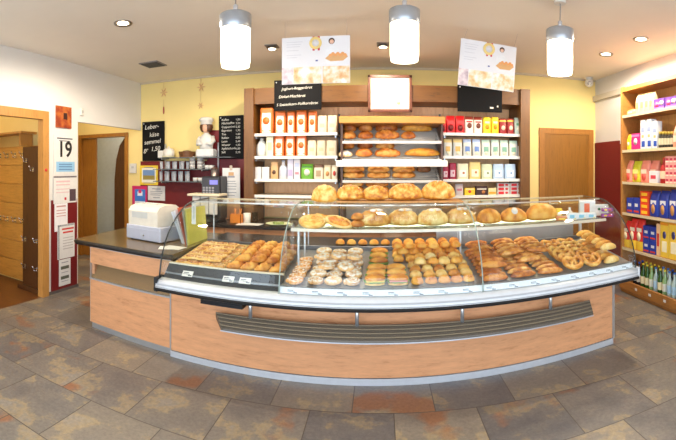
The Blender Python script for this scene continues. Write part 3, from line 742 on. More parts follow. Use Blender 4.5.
# ---- crown of the case: board with braided loaves
bx0, bx1 = xat(337, 3.6), xat(462, 3.6)
bz = 1.3035
tag(MB().rbox(-(bx1-bx0)/2, (bx1-bx0)/2, -.13, .13, 0, .018, .004).build('bread_board', W_JAMB, None, ((bx0+bx1)/2, 3.66+q(.2), bz)), 'long pale wooden board under the braided loaves on the case top', 'board')
mk_braid = mk_lump('braided_loaf', '', 'bread', crust('crust_braid', (232,166,62), (186,104,28), (250,216,132), .02, 26), .24, .13, .135, f_braid(5, .22), None, 44, 13)
mk_braid2 = mk_lump('long_braided_loaf', '', 'bread', MATS['crust_braid'], .30, .14, .145, f_braid(7, .20), None, 52, 13)
for k, (a, c, yt) in enumerate(((311,337,183),(336,363,183),(362,389,184),(388,423,182),(422,456,179))):
    x = xat((a+c)/2, 3.6); w = xat(c, 3.6)-xat(a, 3.6); long = k > 2
    zb = bz+.0185 if x > bx0+.02 else bz-.003
    ht = zat((a+c)/2, yt, 3.6)-zb
    place('braid2' if long else 'braid', mk_braid2 if long else mk_braid, (x, 3.64+q(x), zb), (0,0,random.uniform(-.1,.1)),
          'braided loaf on top of the case, %s from the service till' % ORD[k], 'braided loaves on the case top', (w/(.30 if long else .24)*1.04, 1.1, ht*.92/(.145 if long else .135)))
# ================================================================== packages
def bag(w, h, d, top='pinch', cols=None, n=5):
    """soft bag: cols(i_frac, side) -> material index"""
    secs = [(0,1,1,.0),(.04,1.0,1.03,0),(.3,1.03,1.1,0),(.6,1.02,1.02,0),(.8,.99,.72,0)]
    secs += [(.90,.97,.32,0),(.94,.99,.10,0),(1,1.0,.08,0)] if top == 'pinch' else [(.90,.98,.86,0),(.985,.95,.74,0),(1,.90,.60,0)] if top == 'fold' else [(.86,.96,.30,0),(.9,.8,.16,0),(1,.92,.22,0)]
    rings = []; K = 16
    for f, sx, sy, _ in secs:
        rings.append([(w/2*sx*se(cos(2*pi*j/K), .45), d/2*sy*se(sin(2*pi*j/K), .45), h*f) for j in range(K)])
    def mi(i, j):
        if not cols: return 0
        a = 2*pi*(j+.5)/K
        return cols(secs[i][0]/2+secs[min(i+1, len(secs)-1)][0]/2, abs(cos(a)))
    return MB().loft(rings, mi, True)
def disc(r, n=20, t=.002): return MB().lathe([(r,-t/2),(r,t/2)], n)
def mk_bag(name, cat, w, h, d, cols, label_spec, top='pinch', colfn=None, key=None):
    """label_spec: list of ('disc'|'rect', mat, cx, cz, sx, sz) on the front"""
    def f():
        o = tag(bag(w, h, d, top, colfn).build(name, cols), '', cat)
        for t, m, cx, cz, sx, sz in label_spec:
            y = -d/2*(1.10 if .12 < cz < .55 else .98 if cz < .7 else .7)-.001
            if t == 'disc':
                MB().lathe([(.001,.002),(sx*w/2,.001),(sx*w/2,-.002)], 18).build('badge', m, o, (cx*w, y, cz*h), (pi/2,0,0))
            else:
                MB().rbox(-sx*w/2, sx*w/2, -.0015, .003, -sz*h/2, sz*h/2, .001).build('label_panel', m, o, (cx*w, y, cz*h))
        return o
    return f
def mk_box(name, cat, w, h, d, m, label_spec, tm=None):
    def f():
        o = tag(MB().rbox(-w/2,w/2,-d/2,d/2,0,h,.0025).build(name, m), '', cat)
        for t, mm, cx, cz, sx, sz in label_spec:
            if t == 'disc': MB().lathe([(.001,.001),(sx*w/2,.001),(sx*w/2,-.001)], 16).build('badge', mm, o, (cx*w,-d/2-.0005,cz*h), (pi/2,0,0))
            else: MB().box(-sx*w/2,sx*w/2,-.001,.0005,-sz*h/2,sz*h/2).build('label_panel', mm, o, (cx*w,-d/2-.0005,cz*h))
        return o
    return f
def bottle(name, body, cap, label, h=.30, r=.036, cat='bottle'):
    def f():
        o = thing(name, '', cat)
        MB().lathe([(r*.9,0),(r,.008),(r,h*.55),(r*.85,h*.64),(r*.40,h*.76),(r*.36,h*.93),(r*.36,h*.95)], 14).build('body', body, o)
        MB().lathe([(r*.42,h*.93),(r*.44,h*.94),(r*.44,h*.995),(r*.3,h)], 12).build('cap', cap, o)
        if label: MB().lathe([(r*1.01,h*.18),(r*1.015,h*.19),(r*1.015,h*.47),(r*1.01,h*.48)], 14, cap=False).build('label_panel', label, o)
        return o
    return f
def jar(name, body, lid, label, h, r, cat='jar'):
    def f():
        o = thing(name, '', cat)
        MB().lathe([(r*.92,0),(r,.006),(r,h*.72),(r*.78,h*.82),(r*.78,h*.84)], 14).build('body', body, o)
        MB().lathe([(r*.84,h*.83),(r*.84,h*.99),(r*.8,h)], 14).build('lid', lid, o)
        if label: MB().lathe([(r*1.012,h*.2),(r*1.012,h*.6)], 14, cap=False).build('label_panel', label, o)
        return o
    return f
C = lambda *t: mat(t, .45)
ORANGE = C(228,112,40); CREAM = C(228,210,176); OWHITE = C(226,216,198)
def flourcols(f, side): return 1 if f > .80 or f < .05 or side > .5 else 0

# ================================================================== wooden wall unit
UY0, UY1 = 5.40, 5.86                                  # shelf fronts / back panel
ux0, ux1 = xat(244, UY0-.06), xat(530, UY0-.06)
wu = thing('shelving_unit', 'large wooden wall unit with white shelves and dark surround', 'shelving', (0, 5.6, 0))
def W(b, name, m, parent=wu): return b.build(name, m, parent, (0, -5.6, 0))
pw = .13
W(MB().box(ux0, ux0+pw, UY0-.06, 5.87, .885, 2.66), 'side_post', W_FRAME); W(MB().box(ux1-pw, ux1, UY0-.06, 5.87, 0, 2.66), 'side_post', W_FRAME)
W(MB().box(ux0+pw, ux1-pw, UY0-.02, 5.87, 2.45, 2.66), 'top_fascia', wood((108,68,18), (78,48,10), (1,6,6), .45))
b = MB()
xs = [ux0+pw, xat(338, 5.86), xat(390, 5.86), xat(443, 5.86), xat(486, 5.86), ux1-pw]
for i in range(5): b.rbox(xs[i]+.003, xs[i+1]-.003, 5.86, 5.875, .9, 2.45, .003)
W(b, 'back_panel', wood((246,188,132), (230,164,106), (5,5,1), .45))
# shelves
SHZ = [2.055, 1.755, 1.452, 1.24]
lx0, lx1, rx0, rx1 = xat(253, UY0), xat(337.5, UY0), xat(443, UY0), xat(523.5, UY0)
for z in SHZ:
    for a, c in ((lx0, lx1), (rx0, rx1)):
        s = W(MB().rbox(a, c, UY0, 5.858, z-.022, z, .003), 'shelf', M_SHELF)
        s2 = MB().rbox(a, c, UY0-.012, UY0-.001, z-.034, z+.004, .002).build('price_strip', mat((246,240,226), .3), s)
        for x in (a+.03, c-.03): MB().box(x-.008, x+.008, UY0+.05, 5.85, z-.06, z-.022).build('bracket', M_ALU, s)
for x in (lx0+.02, lx1-.02, rx0+.02, rx1-.02):
    W(MB().box(x-.012, x+.012, 5.84, 5.859, .9, 2.35), 'shelf_rail', mat((90,84,78), .4, .4))
def shelf_item(key, maker, px0, px1, ytop, shelf, label, group, w0, h0, d0, dy=.02):
    """put a package of base size w0 x h0 x d0 on a shelf and size it"""
    Y = UY0+dy; x = (xat(px0, Y)+xat(px1, Y))/2; w = (xat(px1, Y)-xat(px0, Y))*.95
    h = zat((px0+px1)/2, ytop, Y)-SHZ[shelf]
    return place(key, maker, (x, Y+d0/2+.01, SHZ[shelf]+.0005), (0,0,0), label, group, (w/w0, 1, h/h0))
# --- till-side shelves
mk_flour = mk_bag('flour_bag', 'flour bag', .15, .28, .10, [OWHITE, ORANGE], [('disc', ORANGE, 0, .5, .52, 0), ('rect', C(246,220,190), 0, .27, .6, .06), ('rect', C(236,150,90), 0, .12, .7, .05)], 'fold', flourcols)
mk_cream = mk_bag('cream_paper_bag', 'paper bag', .12, .2, .09, [CREAM], [('rect', C(232,196,150), 0, .42, .5, .22), ('rect', C(206,180,150), 0, .12, .6, .04)], 'fold')
for k, (a, c, t) in enumerate(((259,273,107.5),(274,285.5,111),(286.2,294.8,111),(295.3,306.4,110),(307.3,316.5,111))):
    shelf_item('flour', mk_flour, a, c, t, 0, 'white and orange flour bag on the top shelf, %s from the dark side post' % ORD[k], 'orange flour bags', .15, .28, .10)
for k, (a, c, t) in enumerate(((317.2,326.6,115.3),(327,337,115))):
    shelf_item('cream', mk_cream, a, c, t, 0, 'small cream paper bag on the top shelf, %s after the orange bags' % ORD[k], 'small cream bags', .12, .2, .09)
def round_bag():
    o = MB().lathe([(.05,0),(.074,.012),(.08,.07),(.072,.12),(.045,.155),(.02,.17),(.03,.19)], 16).build('tied_white_bag', C(226,225,219)); tag(o, '', 'bag')
    MB().lathe([(.022,.165),(.025,.17),(.022,.175)], 12).build('tie', C(220,210,190), o); return o
shelf_item('roundbag', round_bag, 254.2,266,138, 1, 'plump white tied bag on the second shelf by the side post', None, .16, .19, .16)
shelf_item('yel', mk_box('yellowish_carton', 'carton', .1, .22, .08, C(240,230,190), [('rect', C(226,206,150), 0, .5, .6, .4)]), 266,273,136.5, 1, 'slim pale yellow carton beside the plump white bag', None, .1, .22, .08)
for k, (a, c, t) in enumerate(((273.4,283.8,134.5),(284.5,294.7,134.5),(295.5,306.4,134))):
    shelf_item('flour', mk_flour, a, c, t, 1, 'white and orange flour bag on the second shelf, %s from the dark side post' % ORD[k], 'orange flour bags', .15, .28, .10)
for k, (a, c, t) in enumerate(((307,316.2,140),(316.4,325.6,140),(325.8,337,140))):
    shelf_item('cream', mk_cream, a, c, t, 1, 'small cream paper bag on the second shelf, %s after the orange bags' % ORD[k], 'small cream bags', .12, .2, .09)
mk_wbox = mk_box('white_carton', 'carton', .1, .15, .08, C(225,221,215), [('rect', C(216,214,214), 0, .5, .5, .3)])
shelf_item('wbox', mk_wbox, 254,261,167, 2, 'small white carton on the third shelf touching the side post', None, .1, .15, .08)
shelf_item('wbox', mk_wbox, 261.5,269,167, 2, 'small white carton on the third shelf beside the kraft bag', None, .1, .15, .08)
shelf_item('kraft', mk_bag('kraft_bag', 'paper bag', .1, .2, .08, [C(214,170,116)], [('disc', C(90,60,40), 0, .4, .5, 0)], 'fold'), 270,277.7,162, 2, 'brown kraft bag with dark round badge on the third shelf', None, .1, .2, .08)
shelf_item('jug', bottle('white_bottle', C(223,223,223), C(180,180,190), C(204,208,219), .26, .05), 278,287,160, 2, 'white plastic bottle with grey cap on the third shelf', None, .1, .26, .1)
shelf_item('lil', mk_box('lilac_carton', 'carton', .1, .24, .07, C(212,206,219), [('rect', C(190,170,206), 0, .3, .7, .3)]), 287.2,293.2,158, 2, 'tall white carton with lilac panel on the third shelf', None, .1, .24, .07)
shelf_item('lil2', mk_box('white_tall_carton', 'carton', .1, .24, .07, C(223,215,215), [('rect', C(220,130,140), 0, .3, .6, .12), ('rect', C(180,190,214), 0, .7, .7, .2)]), 293.5,300,159, 2, 'tall white carton with pink stripe on the third shelf', None, .1, .24, .07)
shelf_item('green', mk_bag('green_bag', 'bag', .15, .18, .08, [C(112,176,52)], [('disc', C(236,240,210), 0, .45, .5, 0), ('rect', C(60,120,40), 0, .8, .8, .1)], 'pinch'), 300.5,313,164, 2, 'bright green snack bag on the third shelf', None, .15, .18, .08)
shelf_item('nutbag', mk_bag('brown_topped_bag', 'bag', .13, .18, .08, [C(226,214,190), C(120,86,60)], [('rect', C(180,150,110), 0, .4, .5, .4)], 'fold', lambda f, s: 1 if f > .8 else 0), 313.3,323.4,164.5, 2, 'white bag with brown top beside the green bag', None, .13, .18, .08)
shelf_item('cr2', mk_bag('cream_snack_bag', 'bag', .12, .17, .08, [C(238,220,180)], [('disc', C(210,150,90), 0, .4, .5, 0)], 'pinch'), 323.6,331,165, 2, 'cream snack bag second from the bread rack on the third shelf', None, .12, .17, .08)
shelf_item('cr3', mk_bag('cream_red_bag', 'bag', .12, .17, .08, [C(240,226,196)], [('disc', C(206,70,60), 0, .42, .5, 0)], 'pinch'), 331.2,337.5,165, 2, 'cream bag with red spot next to the bread rack', None, .12, .17, .08)
# --- door-side shelves
mk_red = mk_bag('red_bag', 'coffee bag', .16, .25, .08, [C(206,26,30)], [('rect', C(236,60,54), 0, .62, .7, .2), ('disc', C(120,16,20), 0, .3, .6, 0)], 'pinch')
for k, (a, c, t) in enumerate(((441,446.5,118),(446.3,455.6,115.5),(455.8,465,115.5))):
    shelf_item('red', mk_red, a, c, t, 0, 'bright red bag on the top shelf, %s from the bread rack' % ORD[k], 'bright red bags', .16, .25, .08)
mk_bw = mk_bag('brown_white_bag', 'snack bag', .14, .24, .08, [C(238,222,206), C(150,60,44)], [('disc', C(120,60,40), 0, .45, .55, 0), ('rect', C(196,60,50), 0, .68, .7, .08)], 'pinch', lambda f, s: 1 if f > .72 else 0)
for k, (a, c, t) in enumerate(((465.2,474,116),(474.3,482.8,116.5))):
    shelf_item('bw', mk_bw, a, c, t, 0, 'white bag with brown top on the top shelf, %s after the red bags' % ORD[k], 'brown topped bags', .14, .24, .08)
mk_yel = mk_bag('yellow_bag', 'snack bag', .13, .24, .08, [C(246,206,30)], [('disc', C(220,150,20), 0, .4, .5, 0), ('rect', C(250,240,190), 0, .68, .6, .12)], 'fold')
for k, (a, c, t) in enumerate(((483.4,491.6,117),(491.8,499.3,117))):
    shelf_item('yelb', mk_yel, a, c, t, 0, 'yellow bag on the top shelf, %s from the red bags' % ORD[k], 'yellow bags', .13, .24, .08)
mk_dr = mk_bag('dark_red_bag', 'snack bag', .12, .22, .08, [C(150,28,26), C(236,190,60)], [('disc', C(236,210,180), 0, .4, .55, 0)], 'fold', lambda f, s: 1 if .7 < f < .9 else 0)
for k, (a, c, t) in enumerate(((499.6,507.3,118.5),(507.5,514.6,118.5))):
    shelf_item('dr', mk_dr, a, c, t, 0, 'dark red bag with yellow stripe on the top shelf, %s from the yellow bags' % ORD[k], 'dark red bags', .12, .22, .08)
shelf_item('gw0', mk_bag('mint_bag', 'snack bag', .13, .22, .07, [C(206,222,204)], [('rect', C(120,170,130), 0, .6, .6, .14), ('disc', C(240,236,210), 0, .35, .5, 0)], 'pinch'), 515,523,117.5, 0, 'pale mint bag at the post end of the top shelf', None, .13, .22, .07)
def mk_pasta(nm, c1, c2): return mk_bag(nm, 'pasta bag', .14, .26, .08, [C(219,217,206), C(*c1)], [('rect', C(*c2), 0, .42, .55, .3), ('disc', C(244,236,200), 0, .2, .4, 0)], 'pinch', lambda f, s: 1 if f > .70 else 0)
R2 = [('cream_topped_bag',(232,206,140),(226,180,90),(443.6,452.5,139)),('cream_topped_bag',(232,206,140),(226,180,90),(453.2,462.7,139)),('blue_topped_bag',(180,198,226),(110,140,196),(463.3,472,139)),('blue_topped_bag',(180,198,226),(110,140,196),(472.8,481.3,139)),
      ('mint_topped_bag',(190,214,196),(130,176,150),(482,490.8,139.5)),('mint_topped_bag',(190,214,196),(130,176,150),(491.4,499.9,139.5)),('mint_topped_bag',(190,214,196),(130,176,150),(500.5,509,140)),('mint_topped_bag',(190,214,196),(130,176,150),(509.6,518.4,140.5))]
for k, (nm, c1, c2, (a, c, t)) in enumerate(R2):
    shelf_item(nm, mk_pasta(nm, c1, c2), a, c, t, 1, '%s pasta bag on the second shelf, %s of the row from the bread rack' % (nm.split('_')[0]+'-topped', ORD[k]), 'pasta bags', .14, .26, .08)
shelf_item('tinyw', mk_box('small_white_carton', 'carton', .08, .12, .07, C(219,215,210), [('rect', C(200,160,160), 0, .4, .6, .3)]), 518.7,523.2,146, 1, 'small white carton ending the pasta row', None, .08, .12, .07)
def mk_cb(nm, c1, c2, c3): return mk_bag(nm, 'biscuit bag', .17, .23, .08, [C(*c1)], [('rect', C(*c2), -.02, .36, .62, .42), ('disc', C(*c3), .05, .4, .4, 0)], 'fold')
R3 = [('magenta_bag',(168,30,66),(228,196,200),(190,60,90),(442.6,449,165)),('magenta_bag',(168,30,66),(228,196,200),(190,60,90),(449.2,456.7,163)),('cream_biscuit_bag',(238,226,190),(250,244,226),(190,120,70),(457,469.2,163.5)),('yellow_biscuit_bag',(234,206,130),(246,236,200),(190,120,60),(469.5,481.4,162)),
      ('green_biscuit_bag',(206,214,178),(240,236,216),(130,150,90),(481.8,493,164)),('light_blue_bag',(184,206,228),(236,238,236),(120,160,200),(493.3,504.6,164)),('light_blue_bag',(184,206,228),(236,238,236),(120,160,200),(505,516.6,164))]
for k, (nm, c1, c2, c3, (a, c, t)) in enumerate(R3):
    shelf_item(nm, mk_cb(nm, c1, c2, c3), a, c, t, 2, '%s on the third shelf, %s of the row from the bread rack' % (nm.replace('_', ' '), ORD[k]), 'biscuit bags', .17, .23, .08)
shelf_item('r4a', mk_bag('pale_pink_bag', 'bag', .12, .14, .07, [C(219,204,200)], [('rect', C(206,130,140), 0, .5, .6, .2)], 'pinch'), 455.4,463.8,184, 3, 'pale pink bag on the lowest white shelf', None, .12, .14, .07)
shelf_item('r4b', mk_box('yellow_carton', 'carton', .14, .11, .08, C(240,198,30), [('disc', C(200,50,40), 0, .5, .3, 0), ('rect', C(250,236,160), 0, .84, .8, .14)]), 464.6,475.4,188, 3, 'flat yellow carton on the lowest white shelf', None, .14, .11, .08)
shelf_item('r4c', mk_box('dark_carton', 'carton', .16, .12, .08, C(66,34,28), [('rect', C(230,220,200), 0, .7, .8, .14), ('disc', C(190,120,60), .15, .35, .3, 0)]), 475.8,488,186.5, 3, 'dark brown carton on the lowest white shelf', None, .16, .12, .08)
shelf_item('r4d', mk_box('yellow_white_carton', 'carton', .11, .11, .08, C(238,222,160), [('rect', C(226,160,40), 0, .3, .9, .3)]), 488.4,496.8,188, 3, 'yellow and white carton on the lowest white shelf', None, .11, .11, .08)
mk_rw = mk_box('red_white_carton', 'carton', .13, .055, .08, C(219,212,208), [('rect', C(204,34,40), -.2, .5, .45, .7), ('disc', C(204,34,40), .25, .5, .25, 0)])
for c_, (a, c) in enumerate(((497.4,510),(510.3,523))):
    Y = UY0+.03; x = (xat(a,Y)+xat(c,Y))/2; w = (xat(c,Y)-xat(a,Y))*.96
    for l in range(3):
        place('rw', mk_rw, (x, Y+.045, SHZ[3]+.0005+l*.053), (0,0,0), 'red and white carton, %s of its stack of three, %s' % (('bottom','middle','top')[l], ('beside the yellow carton','beside the dark post')[c_]), 'stacked red and white cartons', (w/.13, 1, .052/.055))

# ================================================================== bread rack in the middle of the unit
br = thing('bread_rack', 'golden wooden bread rack with slanting wire shelves in the wall unit', 'bread rack', (.15, 5.4, .885))
def B(b, name, m, parent=br): return b.build(name, m, parent, (-.15, -5.4, -.885))
ra, rb_ = xat(337.5, 5.2), xat(446.5, 5.2)
B(MB().rbox(ra+.02, rb_-.02, 5.16, 5.84, 2.15, 2.235, .006), 'top_board', W_GOLD)
for x in (ra+.035, rb_-.06): B(MB().box(x, x+.025, 5.26, 5.84, .885, 2.15), 'side_frame', W_DARK)
B(MB().box(ra+.06, rb_-.06, 5.80, 5.81, .9, 2.12), 'back_panel', mat((246,238,220), .5))
RS = .48                                                # slope of the shelves
RZ = [1.925, 1.70, 1.435, 1.255]
def rack_z(i, y): return RZ[i]+(y-5.26)*RS
for i in range(4):
    s = MB()
    for k in range(11):
        y = 5.28+k*.042; s.tube([(ra+.065, y, rack_z(i, y)), (rb_-.065, y, rack_z(i, y))], .005, 6)
    for x in (ra+.08, .15, rb_-.08): s.tube([(x, 5.27, rack_z(i, 5.27)-.008), (x, 5.74, rack_z(i, 5.74)-.008)], .006, 6)
    B(s, 'wire_shelf', M_WHITE)
    B(MB().rbox(ra+.055, rb_-.055, 5.245, 5.262, RZ[i]-.022, RZ[i]+.014, .004), 'front_strip', M_WHITE)
B(MB().rbox(ra-.02, rb_+.015, 5.19, 5.235, 1.615, 1.695, .005), 'price_board', mat((248,242,228), .4))
TS = atan(RS)
mk_loafs = mk_lump('farmhouse_loaf', '', 'bread', C_BROWN, .20, .13, .10, f_split, None, 24, 9)
mk_loafg = mk_lump('golden_loaf', '', 'bread', crust('crust_rack', (218,142,56), (164,88,26), (240,190,104), 0, 12), .30, .15, .13, f_twist, None, 24, 9)
mk_twist = mk_lump('twisted_loaf', '', 'bread', C_BROWN, .32, .16, .14, f_twist, None, 34, 10)
mk_baton = mk_lump('long_baton_loaf', '', 'bread', crust('crust_yellow', (224,158,52), (196,120,30)), .48, .10, .09, f_split, None, 24, 9)
mk_flr = mk_lump('floured_loaf', '', 'bread', C_FLOUR, .20, .12, .085, f_score(3), None, 24, 9)
BASE = {'loafs':(mk_loafs,.20,.10),'loafg':(mk_loafg,.30,.13),'twist':(mk_twist,.32,.14),'baton':(mk_baton,.48,.09),'flr':(mk_flr,.20,.085),'darkl':(mk_lump('dark_rye_loaf','', 'bread', C_DARK,.25,.12,.10,f_score(2)),.25,.10)}
def rl(kind, a, c, ht, row, y, label):
    mk, w0, h0 = BASE[kind]
    x = (xat(a, y)+xat(c, y))/2; w = (xat(c, y)-xat(a, y))*.97
    place('rack_'+kind, mk, (x, y, rack_z(row, y)+(.012 if y == FR or y == FR-.01 else .012+L2 if y == FR+.001 else .025)), (TS,0,random.uniform(-.05,.05)), label, 'loaves in the bread rack', (w/w0, 1, ht/h0))
FR, BR_ = 5.355, 5.545
L2 = .068
R = [('loafs',341.5,356.5,.088,0,FR,'brown loaf, rack top row front, first from the flour bags'),('loafs',357.5,373.5,.088,0,FR,'brown loaf, rack top row front, second from the flour bags'),('twist',374.5,400,.115,0,FR,'large twisted loaf in the front of the rack top row'),('loafs',400.5,416,.085,0,FR,'brown loaf beside the twisted loaf in the rack top row'),
     ('loafs',343,357,.11,0,BR_,'brown loaf, rack top row rear, first from the flour bags'),('loafs',358,373,.115,0,BR_,'brown loaf, rack top row rear, second from the flour bags'),('twist',375,398,.13,0,BR_,'twisted loaf at the rear of the rack top row'),('baton',400,433,.105,0,BR_,'long brown baton at the rear of the rack top row'),
     ('flr',338.5,353,.07,1,FR-.01,'pale floured loaf in the rack second row'),('loafs',355,373,.095,1,FR,'brown loaf in the rack second row front beside the floured loaf'),('twist',374,401,.105,1,FR,'twisted loaf in the rack second row front'),('baton',403.5,441,.10,1,FR,'long yellow baton in the rack second row'),
     ('loafs',341,355,.12,1,BR_,'brown loaf in the rack second row behind the floured loaf'),('loafs',357,373,.12,1,BR_,'brown loaf, rear of the rack second row, second from the flour bags'),('loafg',375,395,.13,1,BR_,'golden loaf at the rear of the rack second row'),
     ('darkl',416,431,.09,2,BR_-.08,'small dark rye loaf alone in the rack third row')]
for k, (a, c) in enumerate(((341.5,365.5),(366.5,390.5),(391.5,416))):
    R += [('loafg',a,c,.075,2,FR,'golden loaf, rack third row front, lower of two, %s from the cartons' % ORD[k]),('loafg',a+.5,c-.5,.075,2,FR+.001,'golden loaf, rack third row front, upper of two, %s from the cartons' % ORD[k]),
          ('loafg',a+1,c-1,.09,2,BR_,'golden loaf, rear of the rack third row, %s from the cartons' % ORD[k]),
          ('loafg',a-1,c-1,.075,3,FR,'golden loaf, rack bottom row, lower of two, %s from the cartons' % ORD[k]),('loafg',a-1.5,c-1.5,.075,3,FR+.001,'golden loaf, rack bottom row, upper of two, %s from the cartons' % ORD[k])]
for a in R: rl(*a)
# ================================================================== back counter and what stands on it
bc = thing('back_counter', 'long wooden back counter with dark top under the wall unit', 'counter', (0, 5.4, 0))
def K(b, name, m, parent=bc): return b.build(name, m, parent, (0, -5.4, 0))
kx0, kx1 = -2.45, ux1
K(MB().rbox(kx0, kx1, 4.97, 5.878, .845, .885, .004), 'worktop', M_DTOP)
K(MB().box(kx0+.02, kx1-.02, 5.03, 5.87, .08, .845), 'carcass', W_PANEL)
K(MB().box(kx0+.02, kx1-.02, 5.08, 5.87, 0, .08), 'kick_plate', M_BLACK)
n = 9; w = (kx1-kx0-.05)/n
for i in range(n):
    x0 = kx0+.025+i*w
    d = K(MB().rbox(x0+.004, x0+w-.004, 5.008, 5.029, .64, .838, .003), 'drawer', W_PANELX)
    MB().tube([(x0+w/2-.06,5.005,.74),(x0+w/2-.06,4.985,.74),(x0+w/2+.06,4.985,.74),(x0+w/2+.06,5.005,.74)], .005, 6).build('handle', M_ALU, d)
    d = K(MB().rbox(x0+.004, x0+w-.004, 5.008, 5.029, .09, .632, .003), 'door', W_PANELX)
    MB().tube([(x0+w-.05,5.005,.45),(x0+w-.05,4.985,.45),(x0+w-.05,4.985,.57),(x0+w-.05,5.005,.57)], .005, 6).build('handle', M_ALU, d)
KZ = .8855
def kat(px, Y): return (xat(px, Y), Y, KZ)
# coffee machine
o = thing('coffee_machine', 'black coffee machine with small blue display before the red wall', 'coffee machine', kat(214, 5.40))
w = (xat(223, 5.5)-xat(205, 5.5))/2
MB().rbox(-w, w, -.10, .16, 0, .60, .01).build('body', mat((40,40,44), .35), o)
MB().rbox(-w+.01, w-.01, -.13, -.10, .34, .585, .006).build('keypad_panel', mat((62,64,70), .4), o)
MB().box(-.01, w-.03, -.133, -.13, .49, .55).build('display', emit('blue_display', (110,110,190), .6), o)
kb = MB()
for i in range(4):
    for j in range(3): kb.rbox(-w+.025+i*.045, -w+.058+i*.045, -.137, -.13, .36+j*.036, .386+j*.036, .003)
kb.build('keys', mat((150,150,156), .4), o)
MB().rbox(-w*.8, w*.8, -.17, -.10, 0, .03, .005).build('drip_tray', M_ALU, o)
MB().tube([(0,-.13,.27),(0,-.13,.32)], .022, 10).build('spout', M_ALU, o)
# white bag dispenser with hanging sheets
o = thing('paper_bag_dispenser', 'white paper bag dispenser with cream top on the back counter', 'dispenser', kat(207, 5.22))
w = (xat(222, 5.2)-xat(193, 5.2))/2
MB().rbox(-w, w, -.12, .16, 0, .045, .006).build('base', M_BLACK, o)
for x in (-w+.015, w-.015): MB().box(x-.01, x+.01, -.02, .06, .045, .34).build('upright', mat((64,60,56), .4), o)
MB().rbox(-w-.02, w+.02, -.14, .16, .34, .37, .006).build('top', mat((236,222,190), .5), o)
for x in (-w*.55, w*.02, w*.58): MB().rbox(x-.055, x+.055, -.10, -.06, .1, .335, .004).build('paper_stack', M_PAPER, o)
o = thing('napkin_holder', 'orange holder with cutlery on the back counter', 'holder', kat(236.5, 5.14))
b = MB()
for a in ((-.075,.075,-.05,-.042),(-.075,.075,.042,.05),(-.075,-.067,-.05,.05),(.067,.075,-.05,.05)): b.box(*a, 0, .12)
b.box(-.075,.075,-.05,.05,0,.008); b.build('box', C(222,130,36), o)
for x, a in ((-.04,.1),(-.01,-.06),(.03,.12),(.05,-.02)): MB().tube([(x,0,.01),(x+a*.3,.01,.19)], .006, 6).build('cutlery', C(206,120,40), o)
o = tag(MB().lathe([(.03,0),(.045,.005),(.05,.13),(.046,.13),(.04,.01)], 18).build('white_tumbler', M_WHITE, None, kat(247, 5.2)), 'plain white tumbler beside the orange holder', 'cup')
o = tag(MB().lathe([(.03,0),(.036,.004),(.04,.14),(.038,.14),(.033,.01)], 18).build('glass_tumbler', M_GLASSTUBE, None, kat(255, 5.25)), 'clear glass tumbler beside the white tumbler', 'glass')
for k in range(3):
    tag(MB().rbox(-.15,.15,-.09,.09,0,.002,.0005).build('paper_sheet', C(236,216,200) if k < 2 else M_PAPER, None, (xat(248,5.06)+.012*k, 5.08, KZ+.0005+k*.0025), (0,0,.1-.12*k)), '%s pinkish paper sheet lying before the orange holder' % ('lowest','middle','uppermost')[k], 'paper', 'paper sheets on the back counter')
o = thing('salad_plate', 'pale green plate with salad on the back counter', 'plate', kat(278, 5.12))
MB().lathe([(.08,0),(.09,.004),(.15,.022),(.155,.026),(.15,.028),(.085,.010),(.001,.008)], 28).build('plate', C(222,226,176), o)
b = MB()
for k in range(16):
    a = random.uniform(0, 6.28); r = random.uniform(.01,.09); b.lathe([(.004,.008),(.028,.018),(.02,.032),(.002,.036)], 7, (r*cos(a), r*sin(a), 0))
b.build('salad', mat((150,168,90), .5, 0, .3, 40), o)
for px, lb in ((278.5,'white socket plate on the wood panel above the salad plate'),(325,'white socket plate on the wood panel before the bread rack')):
    o = thing('socket_plate', lb, 'socket', (xat(px,5.86), 5.859, 1.07), 0, 'socket plates on the unit panel')
    MB().rbox(-.08,.08,-.012,0,-.035,.035,.004).build('plate', M_PAPER, o)
    for x in (-.04,.04): MB().lathe([(.024,-.001),(.026,.001)], 14).build('outlet', C(214,212,206), o, (x,-.0125,0), (pi/2,0,0))

# ================================================================== glass shelf with cups on the red wall
gs = thing('cup_shelf', 'three tier glass cup shelf on the dark red wall', 'shelf', (xat(194, 5.75), 5.878, 1.39))
gx, gY = xat(194, 5.75), 5.878
def G(b, name, m): return b.build(name, m, gs, (-gx, -gY, -1.39))
g0, g1 = xat(157, 5.75), xat(231, 5.75)
GZ = [1.76, 1.585, 1.40]
M_GSH = mat((120,128,130), .25, .3)
for i, z in enumerate(GZ): G(MB().rbox(g0 if i else g0+.1, xat((234,212,216)[i], 5.75), 5.62, 5.87, z-.012, z, .003), 'shelf_board', M_GSH)
for px in (165, 218): G(MB().box(xat(px,5.85)-.01, xat(px,5.85)+.01, 5.855, 5.878, 1.36, 1.98), 'upright', M_ALU)
for z in GZ:
    for px in (165, 205): G(MB().box(xat(px,5.75)-.008, xat(px,5.75)+.008, 5.64, 5.865, z-.03, z-.012), 'bracket', M_ALU)
def mk_glass(h, r):
    def f(): return tag(MB().lathe([(r*.8,0),(r*.85,.004),(r,h),(r*.94,h),(r*.78,.012),(.001,.012)], 14).build('drinking_glass', milky('bright_glass', (226,228,230), .42)), '', 'glass')
    return f
def mk_cup():
    o = thing('coffee_cup', '', 'cup')
    MB().lathe([(.028,0),(.042,.01),(.047,.055),(.044,.055),(.036,.012),(.001,.012)], 18).build('body', M_WHITE, o)
    MB().lathe([(.0478,.026),(.0484,.036)], 18, cap=False).build('band', C(120,100,96), o)
    MB().tube([(.044,0,.045),(.066,0,.044),(.068,0,.026),(.04,0,.016)], .005, 6).build('handle', M_WHITE, o); return o
